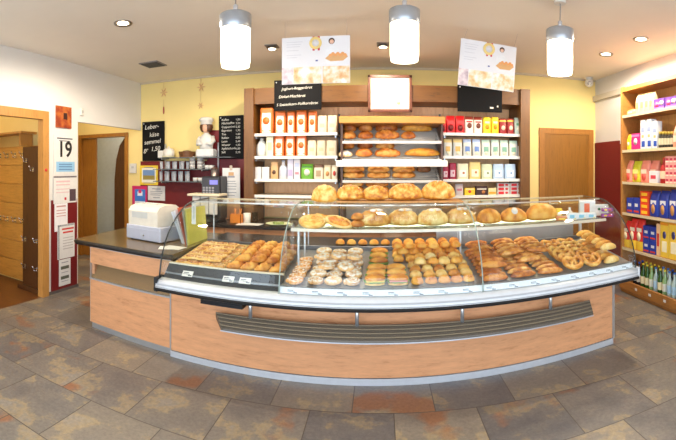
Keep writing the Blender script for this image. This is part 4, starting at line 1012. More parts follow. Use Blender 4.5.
def mk_pcup():
    o = thing('white_cup', '', 'cup')
    MB().lathe([(.028,0),(.044,.012),(.05,.07),(.047,.07),(.036,.014),(.001,.014)], 18).build('body', M_WHITE, o)
    MB().tube([(.046,0,.058),(.07,0,.056),(.07,0,.03),(.042,0,.02)], .005, 6).build('handle', M_WHITE, o); return o
for k in range(8):
    x = xat(161.5+k*3.5, 5.7)
    place('gl1', mk_glass(.115,.027), (x, 5.70+.06*(k%2), GZ[1]+.0005), (0,0,0), 'short drinking glass on the middle cup shelf, %s from the blackboard side' % ORD[k], 'glasses on the middle cup shelf')
for k in range(9):
    x = xat(161+k*3.4, 5.7)
    place('gl2', mk_glass(.15,.027), (x, 5.70+.06*(k%2), GZ[2]+.0005), (0,0,0), 'tall drinking glass on the lowest cup shelf, %s from the yellow poster side' % ORD[k], 'glasses on the lowest cup shelf')
for s in range(2):
    for k in range(4):
        place('cup', mk_cup, (xat(191.3+s*7.6, 5.7), 5.74, GZ[1]+.0005+k*.045), (0,0,-.6+s*.9), 'banded white coffee cup, %s of its stack, stack %s the glasses' % (('bottom','second','third','top')[k], ('next to','further from')[s]), 'stacked coffee cups')
for k in range(2): place('pcup', mk_pcup, (xat(206.3+k*4.2, 5.7), 5.73, GZ[1]+.0005), (0,0,.4), 'small white cup on the middle shelf, %s after the cup stacks' % ORD[k], 'white cups', .8)
for k in range(4): place('pcup', mk_pcup, (xat(194.5+k*4.9, 5.7), 5.73, GZ[2]+.0005), (0,0,.3), 'white cup on the lowest cup shelf, %s from the glasses' % ORD[k], 'white cups')
o = thing('steel_canister', 'steel canister with brown lid at the end of the lowest cup shelf', 'canister', (xat(213.3,5.7), 5.74, GZ[2]+.0005))
MB().lathe([(.048,0),(.05,.004),(.05,.18)], 18).build('body', mat((190,176,166), .3, .7), o); MB().lathe([(.052,.18),(.052,.2),(.02,.21)], 18).build('lid', C(110,80,64), o)
o = thing('cake_dome', 'white covered pot on a cream stand on the top cup shelf', 'pot', (xat(167.5,5.7), 5.74, GZ[0]+.0005))
MB().lathe([(.07,0),(.10,.01),(.11,.02),(.10,.024)], 20).build('stand', C(232,222,180), o)
MB().lathe([(.085,.024),(.09,.05),(.088,.11),(.06,.14),(.02,.15)], 20).build('pot', M_WHITE, o); MB().lathe([(.012,.15),(.016,.165),(.006,.175)], 10).build('knob', M_WHITE, o)
tag(MB().rbox(-.045,.045,-.05,.05,0,.11,.004).build('small_white_box', M_WHITE, None, (xat(160.5,5.7), 5.74, GZ[0]+.0005)), 'small white box beside the covered pot', 'box')
o = thing('brown_basket', 'low brown basket on the top cup shelf before the baker figure', 'basket', (xat(186,5.7), 5.74, GZ[0]+.0005))
b = MB()
for k in range(4): b.lathe([(.115+.004*k,.002+k*.022),(.122+.004*k,.012+k*.022),(.116+.004*k,.022+k*.022)], 22, cap=False)
b.lathe([(.001,.004),(.115,.004)], 22, cap=False); b.build('basket', C(112,72,40), o); MB().lathe([(.10,.06),(.06,.10),(.001,.11)], 16).build('cloth', C(92,70,46), o)
# baker figure
o = thing('baker_figurine', 'baker figurine with white hat, brown hair and white coat', 'figurine', (xat(205,5.7), 5.75, GZ[0]+.0005))
MB().rbox(-.14,.14,-.09,.09,0,.12,.02).build('plinth', C(232,230,226), o)
b = MB()
b.loft([[(sx*cos(2*pi*j/18), sy*sin(2*pi*j/18), z) for j in range(18)] for z, sx, sy in ((.12,.10,.075),(.17,.105,.08),(.25,.11,.075),(.30,.10,.065),(.335,.06,.05),(.35,.036,.036),(.37,.034,.034))])
b.build('torso', M_WHITE, o)
for s in (-1, 1): MB().tube([(s*.095,0,.30),(s*.125,-.02,.235),(s*.105,-.075,.19),(s*.04,-.10,.20)], [.034,.032,.028,.02], 10).build('arm', M_WHITE, o)
hd = MB().loft([[(sx*cos(2*pi*j/18), sy*sin(2*pi*j/18)-.005, z) for j in range(18)] for z, sx, sy in ((.355,.02,.02),(.37,.042,.046),(.40,.06,.064),(.44,.066,.07),(.475,.06,.064),(.50,.04,.04))]).lathe([(.001,-.012),(.009,0),(.001,.012)], 8, (0,-.072,.43)).build('head', C(232,180,146), o)
for x in (-.024,.024): MB().lathe([(.001,-.007),(.007,0),(.001,.007)], 8).build('eye', M_INK, hd, (x,-.066,.445))
MB().box(-.016,.016,-.068,-.063,.405,.41).build('mouth', C(180,70,60), hd)
MB().loft([[(sx*cos(pi*(-.22+1.44*j/17)), sy*sin(pi*(-.22+1.44*j/17)), z) for j in range(18)] for z, sx, sy in ((.375,.07,.072),(.40,.088,.088),(.44,.10,.098),(.48,.094,.092),(.505,.06,.06))], 0, True).build('hair', C(92,56,32), hd)
MB().lathe([(.086,.482),(.09,.487),(.088,.52),(.108,.535),(.112,.56),(.09,.585),(.04,.595),(.002,.597)], 22).build('hat', M_WHITE, o)
# straw stars hanging on the yellow wall
def star(px, py, r, lab):
    o = thing('straw_star', lab, 'decoration', (xat(px,5.88), 5.885, zat(px,py,5.88)), 0, 'straw stars on the yellow wall')
    b = MB()
    for k in range(6):
        a = k*pi/3; b.prism([(.01*cos(a+1.57), .01*sin(a+1.57)), (r*.55*cos(a-.2), r*.55*sin(a-.2)), (r*cos(a), r*sin(a)), (r*.55*cos(a+.2), r*.55*sin(a+.2))], -.004, .004)
    b.build('rays', mat((222,168,120), .6), o)
    MB().tube([(0,0,r*.9),(0,0,CH-.03-zat(px,py,5.88))], .0022, 5).build('thread', C(214,180,130), o)
star(163.5,92.5,.075,'straw star hanging alone on the yellow wall by the blackboard'); star(201,87,.075,'larger upper straw star above the baker figurine'); star(200.5,105.5,.055,'small lower straw star above the baker figurine')
o = thing('red_tassel', 'slim red tassel hanging below the straw star by the blackboard', 'decoration', (xat(163.5,5.88), 5.885, zat(163.5,112,5.88)))
MB().lathe([(.002,.09),(.010,.07),(.012,0),(.006,-.03)], 10).build('tassel', C(170,70,60), o); MB().tube([(0,0,.09),(0,0,.2)], .0022, 5).build('thread', C(214,180,130), o)

# ================================================================== boards, certificate, posters
def board(px0, px1, y0, y1, Y, label, name='chalkboard', roll=0):
    xc = (xat(px0,Y)+xat(px1,Y))/2; w = xat(px1,Y)-xat(px0,Y); pm = (px0+px1)/2
    zt, zb = zat(pm,y0,Y), zat(pm,y1,Y)
    o = thing(name, label, 'blackboard', (xc, Y, (zt+zb)/2)); o.rotation_euler = (0, roll, 0)
    h = zt-zb
    MB().rbox(-w/2,w/2,-.008,.008,-h/2,h/2,.003).build('panel', M_CHALK, o)
    MB().lathe([(.001,.002),(.010,.002),(.010,0)], 10).build('screw', M_ALU, o, (-w/2+.03,-.009,h/2-.03), (pi/2,0,0))
    return o, w, h
o, w, h = board(274.3,321.5,79.5,110,5.365,'blackboard with three lines of chalk writing on the wall unit fascia')
for k, (t, dx) in enumerate((('Joghurt-Roggenbrot',.10),('Dinkel-Mischbrot',.06),('5 Saatenkorn-Vollkornbrot',.03))):
    text(t, .05, M_CHALKINK, o, (-w/2+dx, -.0095, h*.16-k*h*.26), (pi/2,-.03,0), shear=.25)
o, w, h = board(457.5,502,85.5,112,5.365,'empty black board above the red bags on the wall unit')
MB().box(w*.22,w*.30,-.0095,-.008,-h*.36,-h*.30).build('chalk_mark', M_CHALKINK, o); MB().box(w*.38,w*.41,-.0095,-.008,-h*.3,-h*.24).build('chalk_mark', M_CHALKINK, o)
o, w, h = board(142.5,164.5,121.5,161,5.872,'blackboard reading Leberkäse on the yellow wall near the corner')
for k, (t, dx) in enumerate((('Leber-',.05),('käse',.14),('semmel',.04),('gr  1,50',.03))): text(t, .10, M_CHALKINK, o, (-w/2+dx, -.0095, h*.30-k*h*.19), (pi/2,-.08,0), shear=.2)
o, w, h = board(219,243.5,115.5,159,5.872,'blackboard price list beside the dark side post of the wall unit')
for k, (t, p) in enumerate((('Kaffee','1,80'),('Milchkaffee','2,20'),('Cappuccino','2,30'),('Espresso','1,70'),('Tee','1,60'),('Kakao','2,00'),('Latte','2,40'),('Wasser','1,20'),('Apfelschorle','1,80'),('Saft','2,10'))):
    text(t, .045, M_CHALKINK, o, (-w/2+.045, -.0095, h*.38-k*h*.083), (pi/2,-.03,0), shear=.1); text(p, .042, M_CHALKINK, o, (w/2-.12, -.0095, h*.38-k*h*.083))
# framed certificate
Y = 5.362; xc = (xat(368,Y)+xat(412,Y))/2; w = xat(412,Y)-xat(368,Y); zt, zb = zat(390,75,Y), zat(390,112,Y); h = zt-zb
o = thing('framed_certificate', 'certificate in a brown wooden frame over the bread rack', 'picture', (xc, Y, (zt+zb)/2))
b = MB(); fw = .035
for a in ((-w/2,w/2,h/2-fw,h/2),(-w/2,w/2,-h/2,-h/2+fw),(-w/2,-w/2+fw,-h/2,h/2),(w/2-fw,w/2,-h/2,h/2)): b.rbox(a[0],a[1],-.015,.015,a[2],a[3],.004)
b.build('frame', wood((110,62,36), (84,44,24), (6,6,6)), o)
MB().box(-w/2+.02,w/2-.02,.0,.012,-h/2+.02,h/2-.02).build('paper', mat((226,218,196), .6), o)
b = MB()
for k, (ww, z) in enumerate(((.16,.12),(.10,.085),(.24,.04),(.22,.015),(.24,-.01),(.18,-.035),(.22,-.06))): b.box(-ww/2,ww/2,-.002,0,z-.004,z+.004)
b.build('lettering', C(160,150,140), o); MB().lathe([(.001,.002),(.022,.002),(.022,0)], 16).build('seal', C(206,190,140), o, (.11,-.001,-.12), (pi/2,0,0))
# hanging bakery posters
def poster(px0, px1, y0, y1, Y, yaw, roll, label):
    xc = (xat(px0,Y)+xat(px1,Y))/2; w = xat(px1,Y)-xat(px0,Y); pm = (px0+px1)/2
    w /= cos(yaw); zt, zb = zat(pm,y0,Y), zat(pm,y1,Y); h = zt-zb; zc = (zt+zb)/2
    o = thing('hanging_poster', label, 'poster', (xc, Y, zc), 0, 'bakery posters hanging from the ceiling'); o.rotation_euler = (0, roll, yaw)
    MB().box(-w/2,w/2,-.003,.003,-h/2,h/2).build('sheet', mat((222,222,226), .5, 0, .01), o)
    f = -.0045
    b = MB()
    for ww, z in ((.24,.40),(.22,.35),(.20,.30),(.18,.22),(.22,.12),(.16,.07)): b.box(-w/2+.07*w, -w/2+.07*w+ww*w, f, -.003, z*h-.003, z*h+.003)
    b.build('lettering', C(206,206,212), o)
    m = MB().lathe([(.001,.0016),(h*.10,.0014),(h*.135,.001),(h*.135,-.001)], 24).build('gold_medal', C(232,206,130), o, (0,f,.36*h), (pi/2,0,0))
    MB().lathe([(.001,.0032),(h*.075,.003),(h*.075,.001)], 20).build('medal_centre', C(214,214,216), m)
    for x in (-.03,.045):
        for z0, z1 in ((.20,.27),(.45,.5)): MB().box((x-.014)*w,(x+.018)*w,f,-.003,z0*h,z1*h).build('red_ribbon', C(200,50,60), o)
    # printed baker woman with a tray of pastries (flat print)
    p = MB().prism([(.13*w,.0),(.15*w,.22*h),(.20*w,.28*h),(.27*w,.28*h),(.34*w,.20*h),(.36*w,0),(.30*w,-.1*h),(.18*w,-.1*h)], f, -.003).build('printed_coat', C(226,228,232), o)
    MB().lathe([(.001,.001),(.045*w,.001),(.045*w,-.001)], 18).build('printed_hair', C(70,44,36), o, (.235*w,f-.0005,.39*h), (pi/2,0,0), )
    MB().lathe([(.001,.001),(.032*w,.001),(.032*w,-.001)], 18).build('printed_face', C(232,190,166), o, (.237*w,f-.002,.375*h), (pi/2,0,0))
    MB().prism([(.14*w,.02*h),(.20*w,.1*h),(.44*w,.12*h),(.47*w,.05*h),(.40*w,-.03*h),(.22*w,-.04*h)], f-.001, -.003).build('printed_tray', C(214,166,110), o)
    b = MB()
    for k in range(7): b.lathe([(.001,.002),(.028*w,.001),(.028*w,-.001)], 10, (0,0,0)) if 0 else b.prism([(cx+.026*w*cos(2*pi*j/9), cz+.022*w*sin(2*pi*j/9)) for j in range(9)], f-.003-.0004*k, f-.001) if (cx := (.22+.035*k)*w) is not None and (cz := (.09+.03*(k%2))*h) is not None else None
    b.build('printed_pastry', C(226,160,96), o)
    MB().box(.0*w,.035*w,f,-.003,-.03*h,.0).build('printed_logo', C(80,90,150), o)
    cols = ((216,196,200),(232,200,150),(226,190,140))
    for k, (a, c) in enumerate(((-.5,-.335),(-.325,.085),(.105,.495))):
        m = crust('printed_photo_%d' % k, cols[k], ((170,150,160),(190,140,90),(206,130,70))[k], (244,238,232), 0, 14, .4)
        MB().box(a*w,c*w,f,-.003,-.495*h,-.14*h).build('printed_photo', m, o)
    for x in (-w/2+.03, w/2-.03): MB().tube([(x,0,h/2-.004),(x+roll*.4,0,CH-zc-.002-x*math.sin(-roll))], .0016, 5).build('wire', C(190,180,170), o)
poster(282,350,36.5,83.5,3.95,0,0,'bakery poster with gold medal and a woman holding pastries, hanging before the chalk writing board')
poster(459,515.5,42.5,88.5,4.15,.05,.075,'slightly crooked bakery poster with gold medal hanging before the empty black board')

# ================================================================== papers on the red back wall and the pier
def wallpaper(px0, px1, y0, y1, Y, label, m, cat='paper', name='paper_notice', t=.004):
    xc = (xat(px0,Y)+xat(px1,Y))/2; w = xat(px1,Y)-xat(px0,Y); pm = (px0+px1)/2; zt, zb = zat(pm,y0,Y), zat(pm,y1,Y)
    o = thing(name, label, cat, (xc, Y, (zt+zb)/2)); h = zt-zb
    MB().box(-w/2,w/2,-t/2,t/2,-h/2,h/2).build('sheet', m, o); return o, w, h
def lines(o, w, h, rows, m=None, f=-.0028, name='lettering'):
    if 1 < len(rows) < 4:
        for r_ in rows: b = lines(o, w, h, [r_], m, f, name)
        return b
    b = MB()
    for x, z, ww, hh in rows: b.box((x-ww/2)*w,(x+ww/2)*w,f,f+.001,(z-hh/2)*h,(z+hh/2)*h)
    return b.build(name, m or C(150,150,156), o)
o, w, h = wallpaper(140,158,165.5,185,5.876,'yellow bordered poster with landscape picture on the red wall',C(240,204,60),'poster','framed_poster')
lines(o,w,h,[(0,0,.78,.74)],C(244,238,214),-.003,'picture_ground'); lines(o,w,h,[(0,.12,.66,.3)],C(120,150,190),-.0036,'picture_sky'); lines(o,w,h,[(0,-.12,.66,.22)],C(160,140,70),-.0037,'picture_field'); lines(o,w,h,[(0,-.40,.6,.03),(0,.40,.5,.04)])
o, w, h = wallpaper(148,165,186,200.5,5.876,'white notice sheet taped under the yellow poster',M_PAPER)
lines(o,w,h,[(0,.3,.5,.06),(0,.12,.7,.04),(0,0,.7,.04),(-.05,-.12,.6,.04),(0,-.3,.4,.05)])
o, w, h = wallpaper(132.5,147,186,213,5.86,'pink and blue ice cream sign with black foot on the red wall',C(214,44,104),'sign','ice_cream_sign',.02)
lines(o,w,h,[(.05,.16,.72,.44)],C(70,130,206),-.012,'blue_field'); lines(o,w,h,[(.05,.22,.34,.16)],C(236,236,244),-.013,'white_cone'); lines(o,w,h,[(.05,.3,.2,.12)],C(220,60,110),-.014,'pink_scoop'); lines(o,w,h,[(.05,-.16,.7,.2)],C(236,238,244),-.0125,'white_panel'); lines(o,w,h,[(.05,-.39,.86,.22)],M_BLACK,-.03,'black_foot')
o, w, h = wallpaper(130,136.2,163.5,173,5.878,'white thermostat box on the red wall by the passage',M_WHITE,'thermostat','thermostat_box',.03)
lines(o,w,h,[(0,.1,.4,.2)],C(190,190,186),-.017,'display')
# clipboard with white sheet beside the coffee machine
o, w, h = wallpaper(222.5,240,168,203,5.55,'tall white menu sheet with a clip on a stand by the coffee machine',M_PAPER,'menu','menu_stand')
z = o.location.z
MB().box(-w/2,w/2,.003,.012,-h/2-(z-h/2-KZ),h/2).build('backing', W_PANEL, o); MB().rbox(-w*.4,w*.4,-.05,.08,KZ-z,KZ-z+.012,.003).build('foot', W_PANEL, o)
MB().rbox(-.02,.02,-.014,.0,h/2-.03,h/2+.035,.004).build('clip', C(196,180,160), o); lines(o,w,h,[(0,.25,.4,.05),(-.05,.12,.6,.02),(0,.05,.6,.02),(0,-.02,.6,.02),(0,-.1,.55,.02),(0,-.2,.6,.02),(0,-.28,.4,.02)])
lines(o,w,h,[(0,.33,.3,.1)],C(206,160,110),-.0026,'printed_emblem')
# notices on the pier: plane x = WL facing +x
def pier(px0, px1, y0, y1, label, m, name='paper_notice', cat='paper', t=.004, off=.004, ax=None):
    X = WL+off+t/2; ya, yb = yat(px0,X), yat(px1,X); pm = (px0+px1)/2; zt, zb = zatx(pm,y0,X), zatx(pm,y1,X)
    w, h = abs(yb-ya), zt-zb
    o = thing(name, label, cat, (X, (ya+yb)/2, (zt+zb)/2), pi/2)
    MB().box(-w/2,w/2,-t/2,t/2,-h/2,h/2).build('sheet', m, o); return o, w, h
o, w, h = pier(56,71,106.5,128,'small reddish orange painting on the white pier',crust('painting', (156,60,24), (86,22,14), (196,110,44), 0, 9),'small_painting','picture',.02,.001)
lines(o,w,h,[(.08,.05,.25,.3)],C(60,24,20),-.0115,'dark_shape')
o, w, h = pier(53.5,75.5,135.5,174.5,'white wall calendar showing 19 in big black numerals',M_PAPER,'tear_off_calendar','calendar')
text('19', h*.55, M_BLACK, o, (0,-.003,-h*.04), (pi/2,0,0), 'numeral', 0, 'CENTER', .001, .006)
lines(o,w,h,[(0,.42,.7,.03),(0,.36,.5,.02)],M_INK); lines(o,w,h,[(.03,-.30,.84,.26)],C(150,196,226),-.0026,'blue_panel'); lines(o,w,h,[(.03,-.24,.6,.03),(.03,-.30,.6,.03),(.03,-.37,.6,.03)],C(100,140,180),-.0036)
o, w, h = pier(53.5,76.5,176,203,'white notice with black top edge and small photo under the calendar',M_PAPER,'paper_notice','paper',.004,.015)
lines(o,w,h,[(0,.47,1,.06)],C(120,112,116),-.0026,'edge'); lines(o,w,h,[(-.1,.3,.6,.06),(-.1,.18,.6,.04),(-.1,.02,.6,.03),(-.1,-.1,.6,.03)],C(226,186,186)); lines(o,w,h,[(.32,-.22,.28,.45)],C(90,70,74),-.003,'photo'); lines(o,w,h,[(0,-.34,.08,.1)],C(206,40,50),-.003,'red_dot')
o, w, h = pier(54.5,67.5,203.5,231,'tilted white leaflet on the red lower part of the pier',C(238,234,232),'paper_notice','paper',.003,.015)
lines(o,w,h,[(0,.4,.7,.05),(0,.25,.7,.03),(0,.15,.7,.03),(0,.05,.7,.03)],C(200,150,140))
o, w, h = pier(57.5,74.5,224,258,'leaflet with red heading and dark patterned border on the pier',M_PAPER,'paper_notice','paper',.003,.02)
lines(o,w,h,[(.1,.36,.7,.05),(.1,.26,.6,.05)],C(206,70,60)); lines(o,w,h,[(-.44,0,.1,.96),(0,.47,.96,.05)],mat((60,60,60),.6,0,.3,60,c2=(220,220,220)),-.0024,'patterned_border'); lines(o,w,h,[(.1,.1,.6,.02),(.1,.02,.6,.02),(.1,-.06,.6,.02),(.1,-.14,.6,.02),(.1,-.22,.6,.02)],C(180,170,166),-.0027)
o, w, h = pier(59,70.5,259,285,'white leaflet with two dark pictures low on the pier',M_PAPER,'paper_notice','paper',.003,.015)
lines(o,w,h,[(0,.18,.7,.12)],C(96,100,84),-.0026,'printed_picture'); lines(o,w,h,[(0,-.2,.7,.12)],C(96,100,84),-.0026,'printed_picture'); lines(o,w,h,[(0,.38,.6,.03),(0,0,.6,.02),(0,-.34,.6,.02)])
o = tag(MB().lathe([(.001,.003),(.02,.003),(.02,0)], 16).build('red_dot_sticker', C(206,36,40), None, (WL+.0255, 3.68, zatx(47.5,170,WL)), (0,pi/2,0)), 'small red dot sticker on the cloakroom door frame', 'sticker')

# ================================================================== on the service counter
TZ = .8625
o = thing('cash_register', 'cream and grey cash register on the dark service worktop', 'cash register', (-2.235, 3.76, TZ), -.235)
MB().rbox(-.245,.245,-.16,.22,.008,.155,.008).build('cash_drawer', mat((186,188,198), .4), o)
MB().box(-.236,.236,-.163,-.16,.02,.118).build('drawer_front', mat((178,180,190), .4), o); MB().lathe([(.001,.003),(.010,.003),(.010,0)], 10).build('lock', M_CHROME, o, (.02,-.164,.06), (pi/2,0,0))
for x in (-.2,.2):
    for y in (-.12,.18): MB().lathe([(.014,0),(.012,.008)], 10).build('foot', M_BLACK, o, (x,y,0))
MB().prism([(-.15,.155),(-.155,.30),(-.12,.345),(-.05,.36),(.12,.36),(.17,.33),(.17,.155)], -.215, .20, axis='x').build('body', mat((226,218,200), .45), o)
MB().prism([(-.1555,.23),(-.158,.29),(-.155,.29),(-.152,.23)], -.16, .06, axis='x').build('display', mat((200,200,192), .3), o)
b = MB()
for i in range(6):
    for j in range(3): b.rbox(-.19+i*.045,-.155+i*.045,-.03+j*.045,.0+j*.045,.36,.367,.002)
b.build('keys', C(206,204,196), o)
FOL = [('yellow green folder standing against the case end glass',(226,222,104),.08),('grey folder leaning behind the yellow green folder',(186,190,186),.16),('thin red folder leaning behind the grey folder',(204,90,56),.24),('white folder leaning behind the red folder',(232,234,238),.31),('pale blue white folder leaning lowest towards the cash register',(220,226,236),.38)]
for k, (lb, c, a) in enumerate(FOL):
    x = -1.765-.022*k
    o = thing('folder', lb, 'folder', (x, 3.84, TZ), 0, 'folders standing on the service counter'); o.rotation_euler = (0, -a, 0)
    hh = (.345,.35,.36,.34,.33)[k]; yy = (.225,.20,.19,.18,.17)[k]
    MB().rbox(-.009,-.006,-yy,yy,.003,hh,.001).rbox(0,.003,-yy,yy,.003,hh,.001).rbox(-.009,.003,-yy,yy,.0,.004,.001).build('cover', C(*c), o)
    MB().box(-.0055,-.001,-yy+.01,yy-.004,.006,hh-.006).build('pages', M_PAPER, o)
for k in range(2):
    tag(MB().box(-.10,.10,-.075,.075,0,.0015).build('receipt_sheet', M_PAPER, None, (-1.86+.03*k, 3.42+.02*k, TZ+.0006+k*.002), (0,0,.4-.5*k)), '%s white paper slip by the case end glass' % ('lower','upper')[k], 'paper', 'paper slips on the service counter')
o = thing('paper_strip', 'narrow white paper strip hanging from the case crown by the yellow folder', 'paper', (xat(193.8,3.62), 3.62, 1.277))
MB().box(-.022,.022,-.001,.001,-.21,0).build('strip', C(232,234,230), o); MB().box(-.008,.008,-.002,-.001,-.16,-.04).build('print', C(200,206,200), o)
# ================================================================== oak shelving along the right wall
SX = 3.0
SZ = [2.28, 1.83, 1.42, 1.02, .57, .12]
ws = thing('grocery_shelving', 'tall oak shelving full of groceries along the grey wall', 'shelving', (3.15, 3.6, 0))
def A(b, name, m, parent=ws): return b.build(name, m, parent, (-3.15, -3.6, 0))
SY0, SY1 = 2.55, 4.63
A(MB().rbox(SX-.01, 3.284, SY1, SY1+.035, 0, 2.66, .003), 'end_panel', W_OAKL); A(MB().rbox(SX-.01, 3.284, SY0-.035, SY0, 0, 2.66, .003), 'end_panel', W_OAKL)
A(MB().box(3.27, 3.284, SY0, SY1, .05, 2.62), 'back_panel', wood((196,142,80), (170,116,60), (1,6,1)))
A(MB().rbox(SX-.01, 3.27, SY0, SY1, 2.585, 2.64, .003), 'top_board', W_OAKL)
for z in SZ[:5]:
    s = A(MB().rbox(SX, 3.27, SY0, SY1, z-.028, z, .003), 'shelf', W_OAKL)
    MB().box(SX-.006, SX-.0005, SY0, SY1, z-.03, z+.004).build('price_strip', mat((214,196,160), .4), s)
A(MB().rbox(SX-.0, 3.27, SY0, SY1, .09, .12, .003), 'bottom_board', W_OAKL)
A(MB().rbox(SX-.05, SX-.02, SY0, SY1, .05, .165, .003), 'crate_lip', W_OAKL)
A(MB().box(SX-.02, 3.27, SY0, SY1, 0, .09), 'plinth', W_OAKL)
for k in range(3):
    y = 4.25-.28*k
    o = tag(MB().box(-.002,.0,-.022,.022,-.015,.015).build('shelf_tag', M_PAPER, None, (SX-.0505, y, .11)), 'small white tag on the bottle crate lip, %s from the far end' % ORD[k], 'price tag', 'tags on the crate lip')
def rs(key, maker, px0, px1, ytop, row, label, group, w0, h0, d0, dx=.02, z=0, h=None):
    X = SX+dx; ya, yb = yat(px0, X), yat(px1, X); w = abs(ya-yb)*.96
    hh = h or zatx((px0+px1)/2, ytop, X)-SZ[row]-z
    d = d0
    return place(key, maker, (X+d/2+.008, (ya+yb)/2, SZ[row]+.0005+z), (0,0,-pi/2), label, group, (w/w0, 1, hh/h0))
# top shelf
rs('rs_pb', mk_bag('peach_bag', 'bag', .2,.12,.10,[C(232,170,110)],[('rect',C(246,220,180),0,.4,.5,.3)],'pinch'),625.5,634,109,0,'low peach coloured bag at the far end of the top oak shelf',None,.2,.12,.10)
mk_wheat = mk_bag('wheat_noodle_bag','bag',.09,.32,.09,[C(232,206,150)],[('rect',C(206,166,106),0,.4,.5,.3),('disc',C(244,234,206),0,.7,.5,0)],'pinch')
for k,(a,c,t) in enumerate(((634.5,639,93.5),(639.1,643.8,93),(644,648,92),(648.2,652.4,91.5))):
    rs('rs_wh',mk_wheat,a,c,t,0,'tall wheat coloured bag on the top oak shelf, %s from the far end' % ORD[k],'tall wheat coloured bags',.09,.32,.09)
mk_purple = mk_box('purple_box','box',.24,.2,.1,C(104,60,150),[('disc',C(226,90,150),-.2,.5,.42,0),('disc',C(226,219,223),.24,.58,.36,0),('rect',C(190,120,200),0,.16,.9,.16)])
for k,(a,c,t) in enumerate(((653,664,98.5),(664.3,676.5,96.5))):
    rs('rs_pu',mk_purple,a,c,t,0,'purple box with flower print on the top oak shelf, %s after the wheat bags' % ORD[k],'purple boxes',.24,.2,.1)
# second shelf
rs('rs_y2',mk_bag('yellow_pouch','bag',.1,.2,.08,[C(240,206,40)],[('disc',C(250,240,200),0,.4,.5,0)],'pinch'),625.8,630.3,134.5,1,'yellow pouch at the far end of the second oak shelf',None,.1,.2,.08)
rs('rs_mg',mk_box('magenta_box','box',.2,.2,.1,C(206,30,120),[('disc',C(226,223,223),0,.5,.42,0),('rect',C(236,120,180),0,.86,.9,.14)]),630.5,639.4,133.5,1,'magenta box with white round emblem on the second oak shelf',None,.2,.2,.1)
mk_wb = mk_box('white_blue_packet','packet',.1,.36,.08,C(221,223,226),[('rect',C(40,80,170),.1,.18,.7,.2),('rect',C(150,164,196),0,.66,.7,.16),('rect',C(206,170,120),0,.44,.5,.1)])
for k,(a,c,t) in enumerate(((639.8,644.6,120),(645.9,650.6,119),(651.8,656.4,121))):
    rs('rs_wb',mk_wb,a,c,t,1,'tall white and blue packet on the second oak shelf, %s after the magenta box' % ORD[k],'tall white and blue packets',.1,.36,.08)
mk_djar = jar('dark_jar',C(56,50,34),C(206,176,70),C(206,196,160),.2,.035)
for k in range(5):
    a = 657+k*2.95; rs('rs_dj',mk_djar,a,a+2.8,131.5,1,'dark jar with golden lid on the second oak shelf, %s after the white packets' % ORD[k],'dark jars with golden lids',.07,.2,.07)
rs('rs_pk',mk_bag('pink_pouch','bag',.1,.3,.08,[C(240,150,120)],[('rect',C(250,210,180),0,.4,.6,.3)],'pinch'),672,677,126,1,'salmon pouch after the dark jars on the second oak shelf',None,.1,.3,.08)
# third shelf
mk_pinkb = mk_bag('pink_snack_bag','snack bag',.16,.22,.09,[C(242,150,130)],[('rect',C(250,214,190),0,.5,.7,.2),('disc',C(226,90,80),0,.26,.5,0)],'pinch')
rs('rs_pkb',mk_pinkb,624.2,631,160.5,2,'salmon pink snack bag at the far end of the third oak shelf','salmon pink snack bags',.16,.22,.09,.06)
rs('rs_yg',mk_bag('lime_bag','snack bag',.16,.22,.09,[C(206,206,50)],[('rect',C(244,236,130),0,.5,.7,.2),('disc',C(240,130,90),0,.26,.5,0)],'pinch'),631.2,639.2,161,2,'lime yellow snack bag between pink bags on the third oak shelf',None,.16,.22,.09,.06)
rs('rs_pkb',mk_pinkb,639.4,647.6,160.5,2,'salmon pink snack bag next to the lime yellow bag','salmon pink snack bags',.16,.22,.09,.06)
rs('rs_pkb',mk_pinkb,648,657,160.5,2,'salmon pink snack bag behind the small white box','salmon pink snack bags',.16,.22,.09,.10)
rs('rs_sw',mk_box('white_box','box',.16,.12,.06,C(223,219,219),[('rect',C(206,60,80),0,.5,.6,.3)]),648.3,657,171,2,'small white box standing before the last pink bag',None,.16,.12,.06,.004)
rs('rs_rb',bottle('red_bottle',C(176,30,30),C(206,60,40),C(236,206,170),.3,.04),658,664,157.5,2,'red bottle between pink bags and stacked pink boxes',None,.08,.3,.08)
mk_pbox = mk_box('pink_box','box',.085,.085,.09,C(240,160,150),[('rect',C(190,50,80),0,.55,.7,.3),('rect',C(250,226,206),0,.2,.8,.16)])
for c_ in range(3):
    for l in range(4):
        a = 664.6+c_*4; rs('rs_px',mk_pbox,a,a+3.9,0,2,'small pink box, %s column from the red bottle, %s layer' % (ORD[c_],('bottom','second','third','top')[l]),'stacked small pink boxes',.085,.085,.09,.02,l*.0785,.078)
# fourth shelf
mk_bluep = mk_box('blue_pack','packet',.14,.16,.1,C(34,60,160),[('rect',C(213,217,226),0,.55,.5,.2),('rect',C(206,60,40),0,.16,.8,.12)])
for k,(a,c,t) in enumerate(((626,632.3,198),(632.6,639,198))): rs('rs_bp',mk_bluep,a,c,t,3,'blue packet on the fourth oak shelf, %s from the far end' % ORD[k],'small blue packets',.14,.16,.1)
mk_ryb = mk_box('red_orange_box','box',.2,.07,.1,C(226,70,30),[('rect',C(246,196,50),0,.5,.7,.5)])
for l in range(4): rs('rs_ry',mk_ryb,639.5,648,0,3,'flat red and yellow box, %s of the stack of four' % ('bottom','second','third','top')[l],'stacked red and yellow boxes',.2,.07,.1,.02,l*.0735,.073)
mk_blueb = mk_bag('blue_cookie_bag','cookie bag',.24,.28,.10,[C(30,56,156),C(20,40,120)],[('disc',C(196,140,80),0,.3,.42,0),('rect',C(223,223,228),0,.55,.62,.16),('rect',C(226,180,60),0,.7,.5,.06)],'pinch',lambda f,s: 1 if f>.86 else 0)
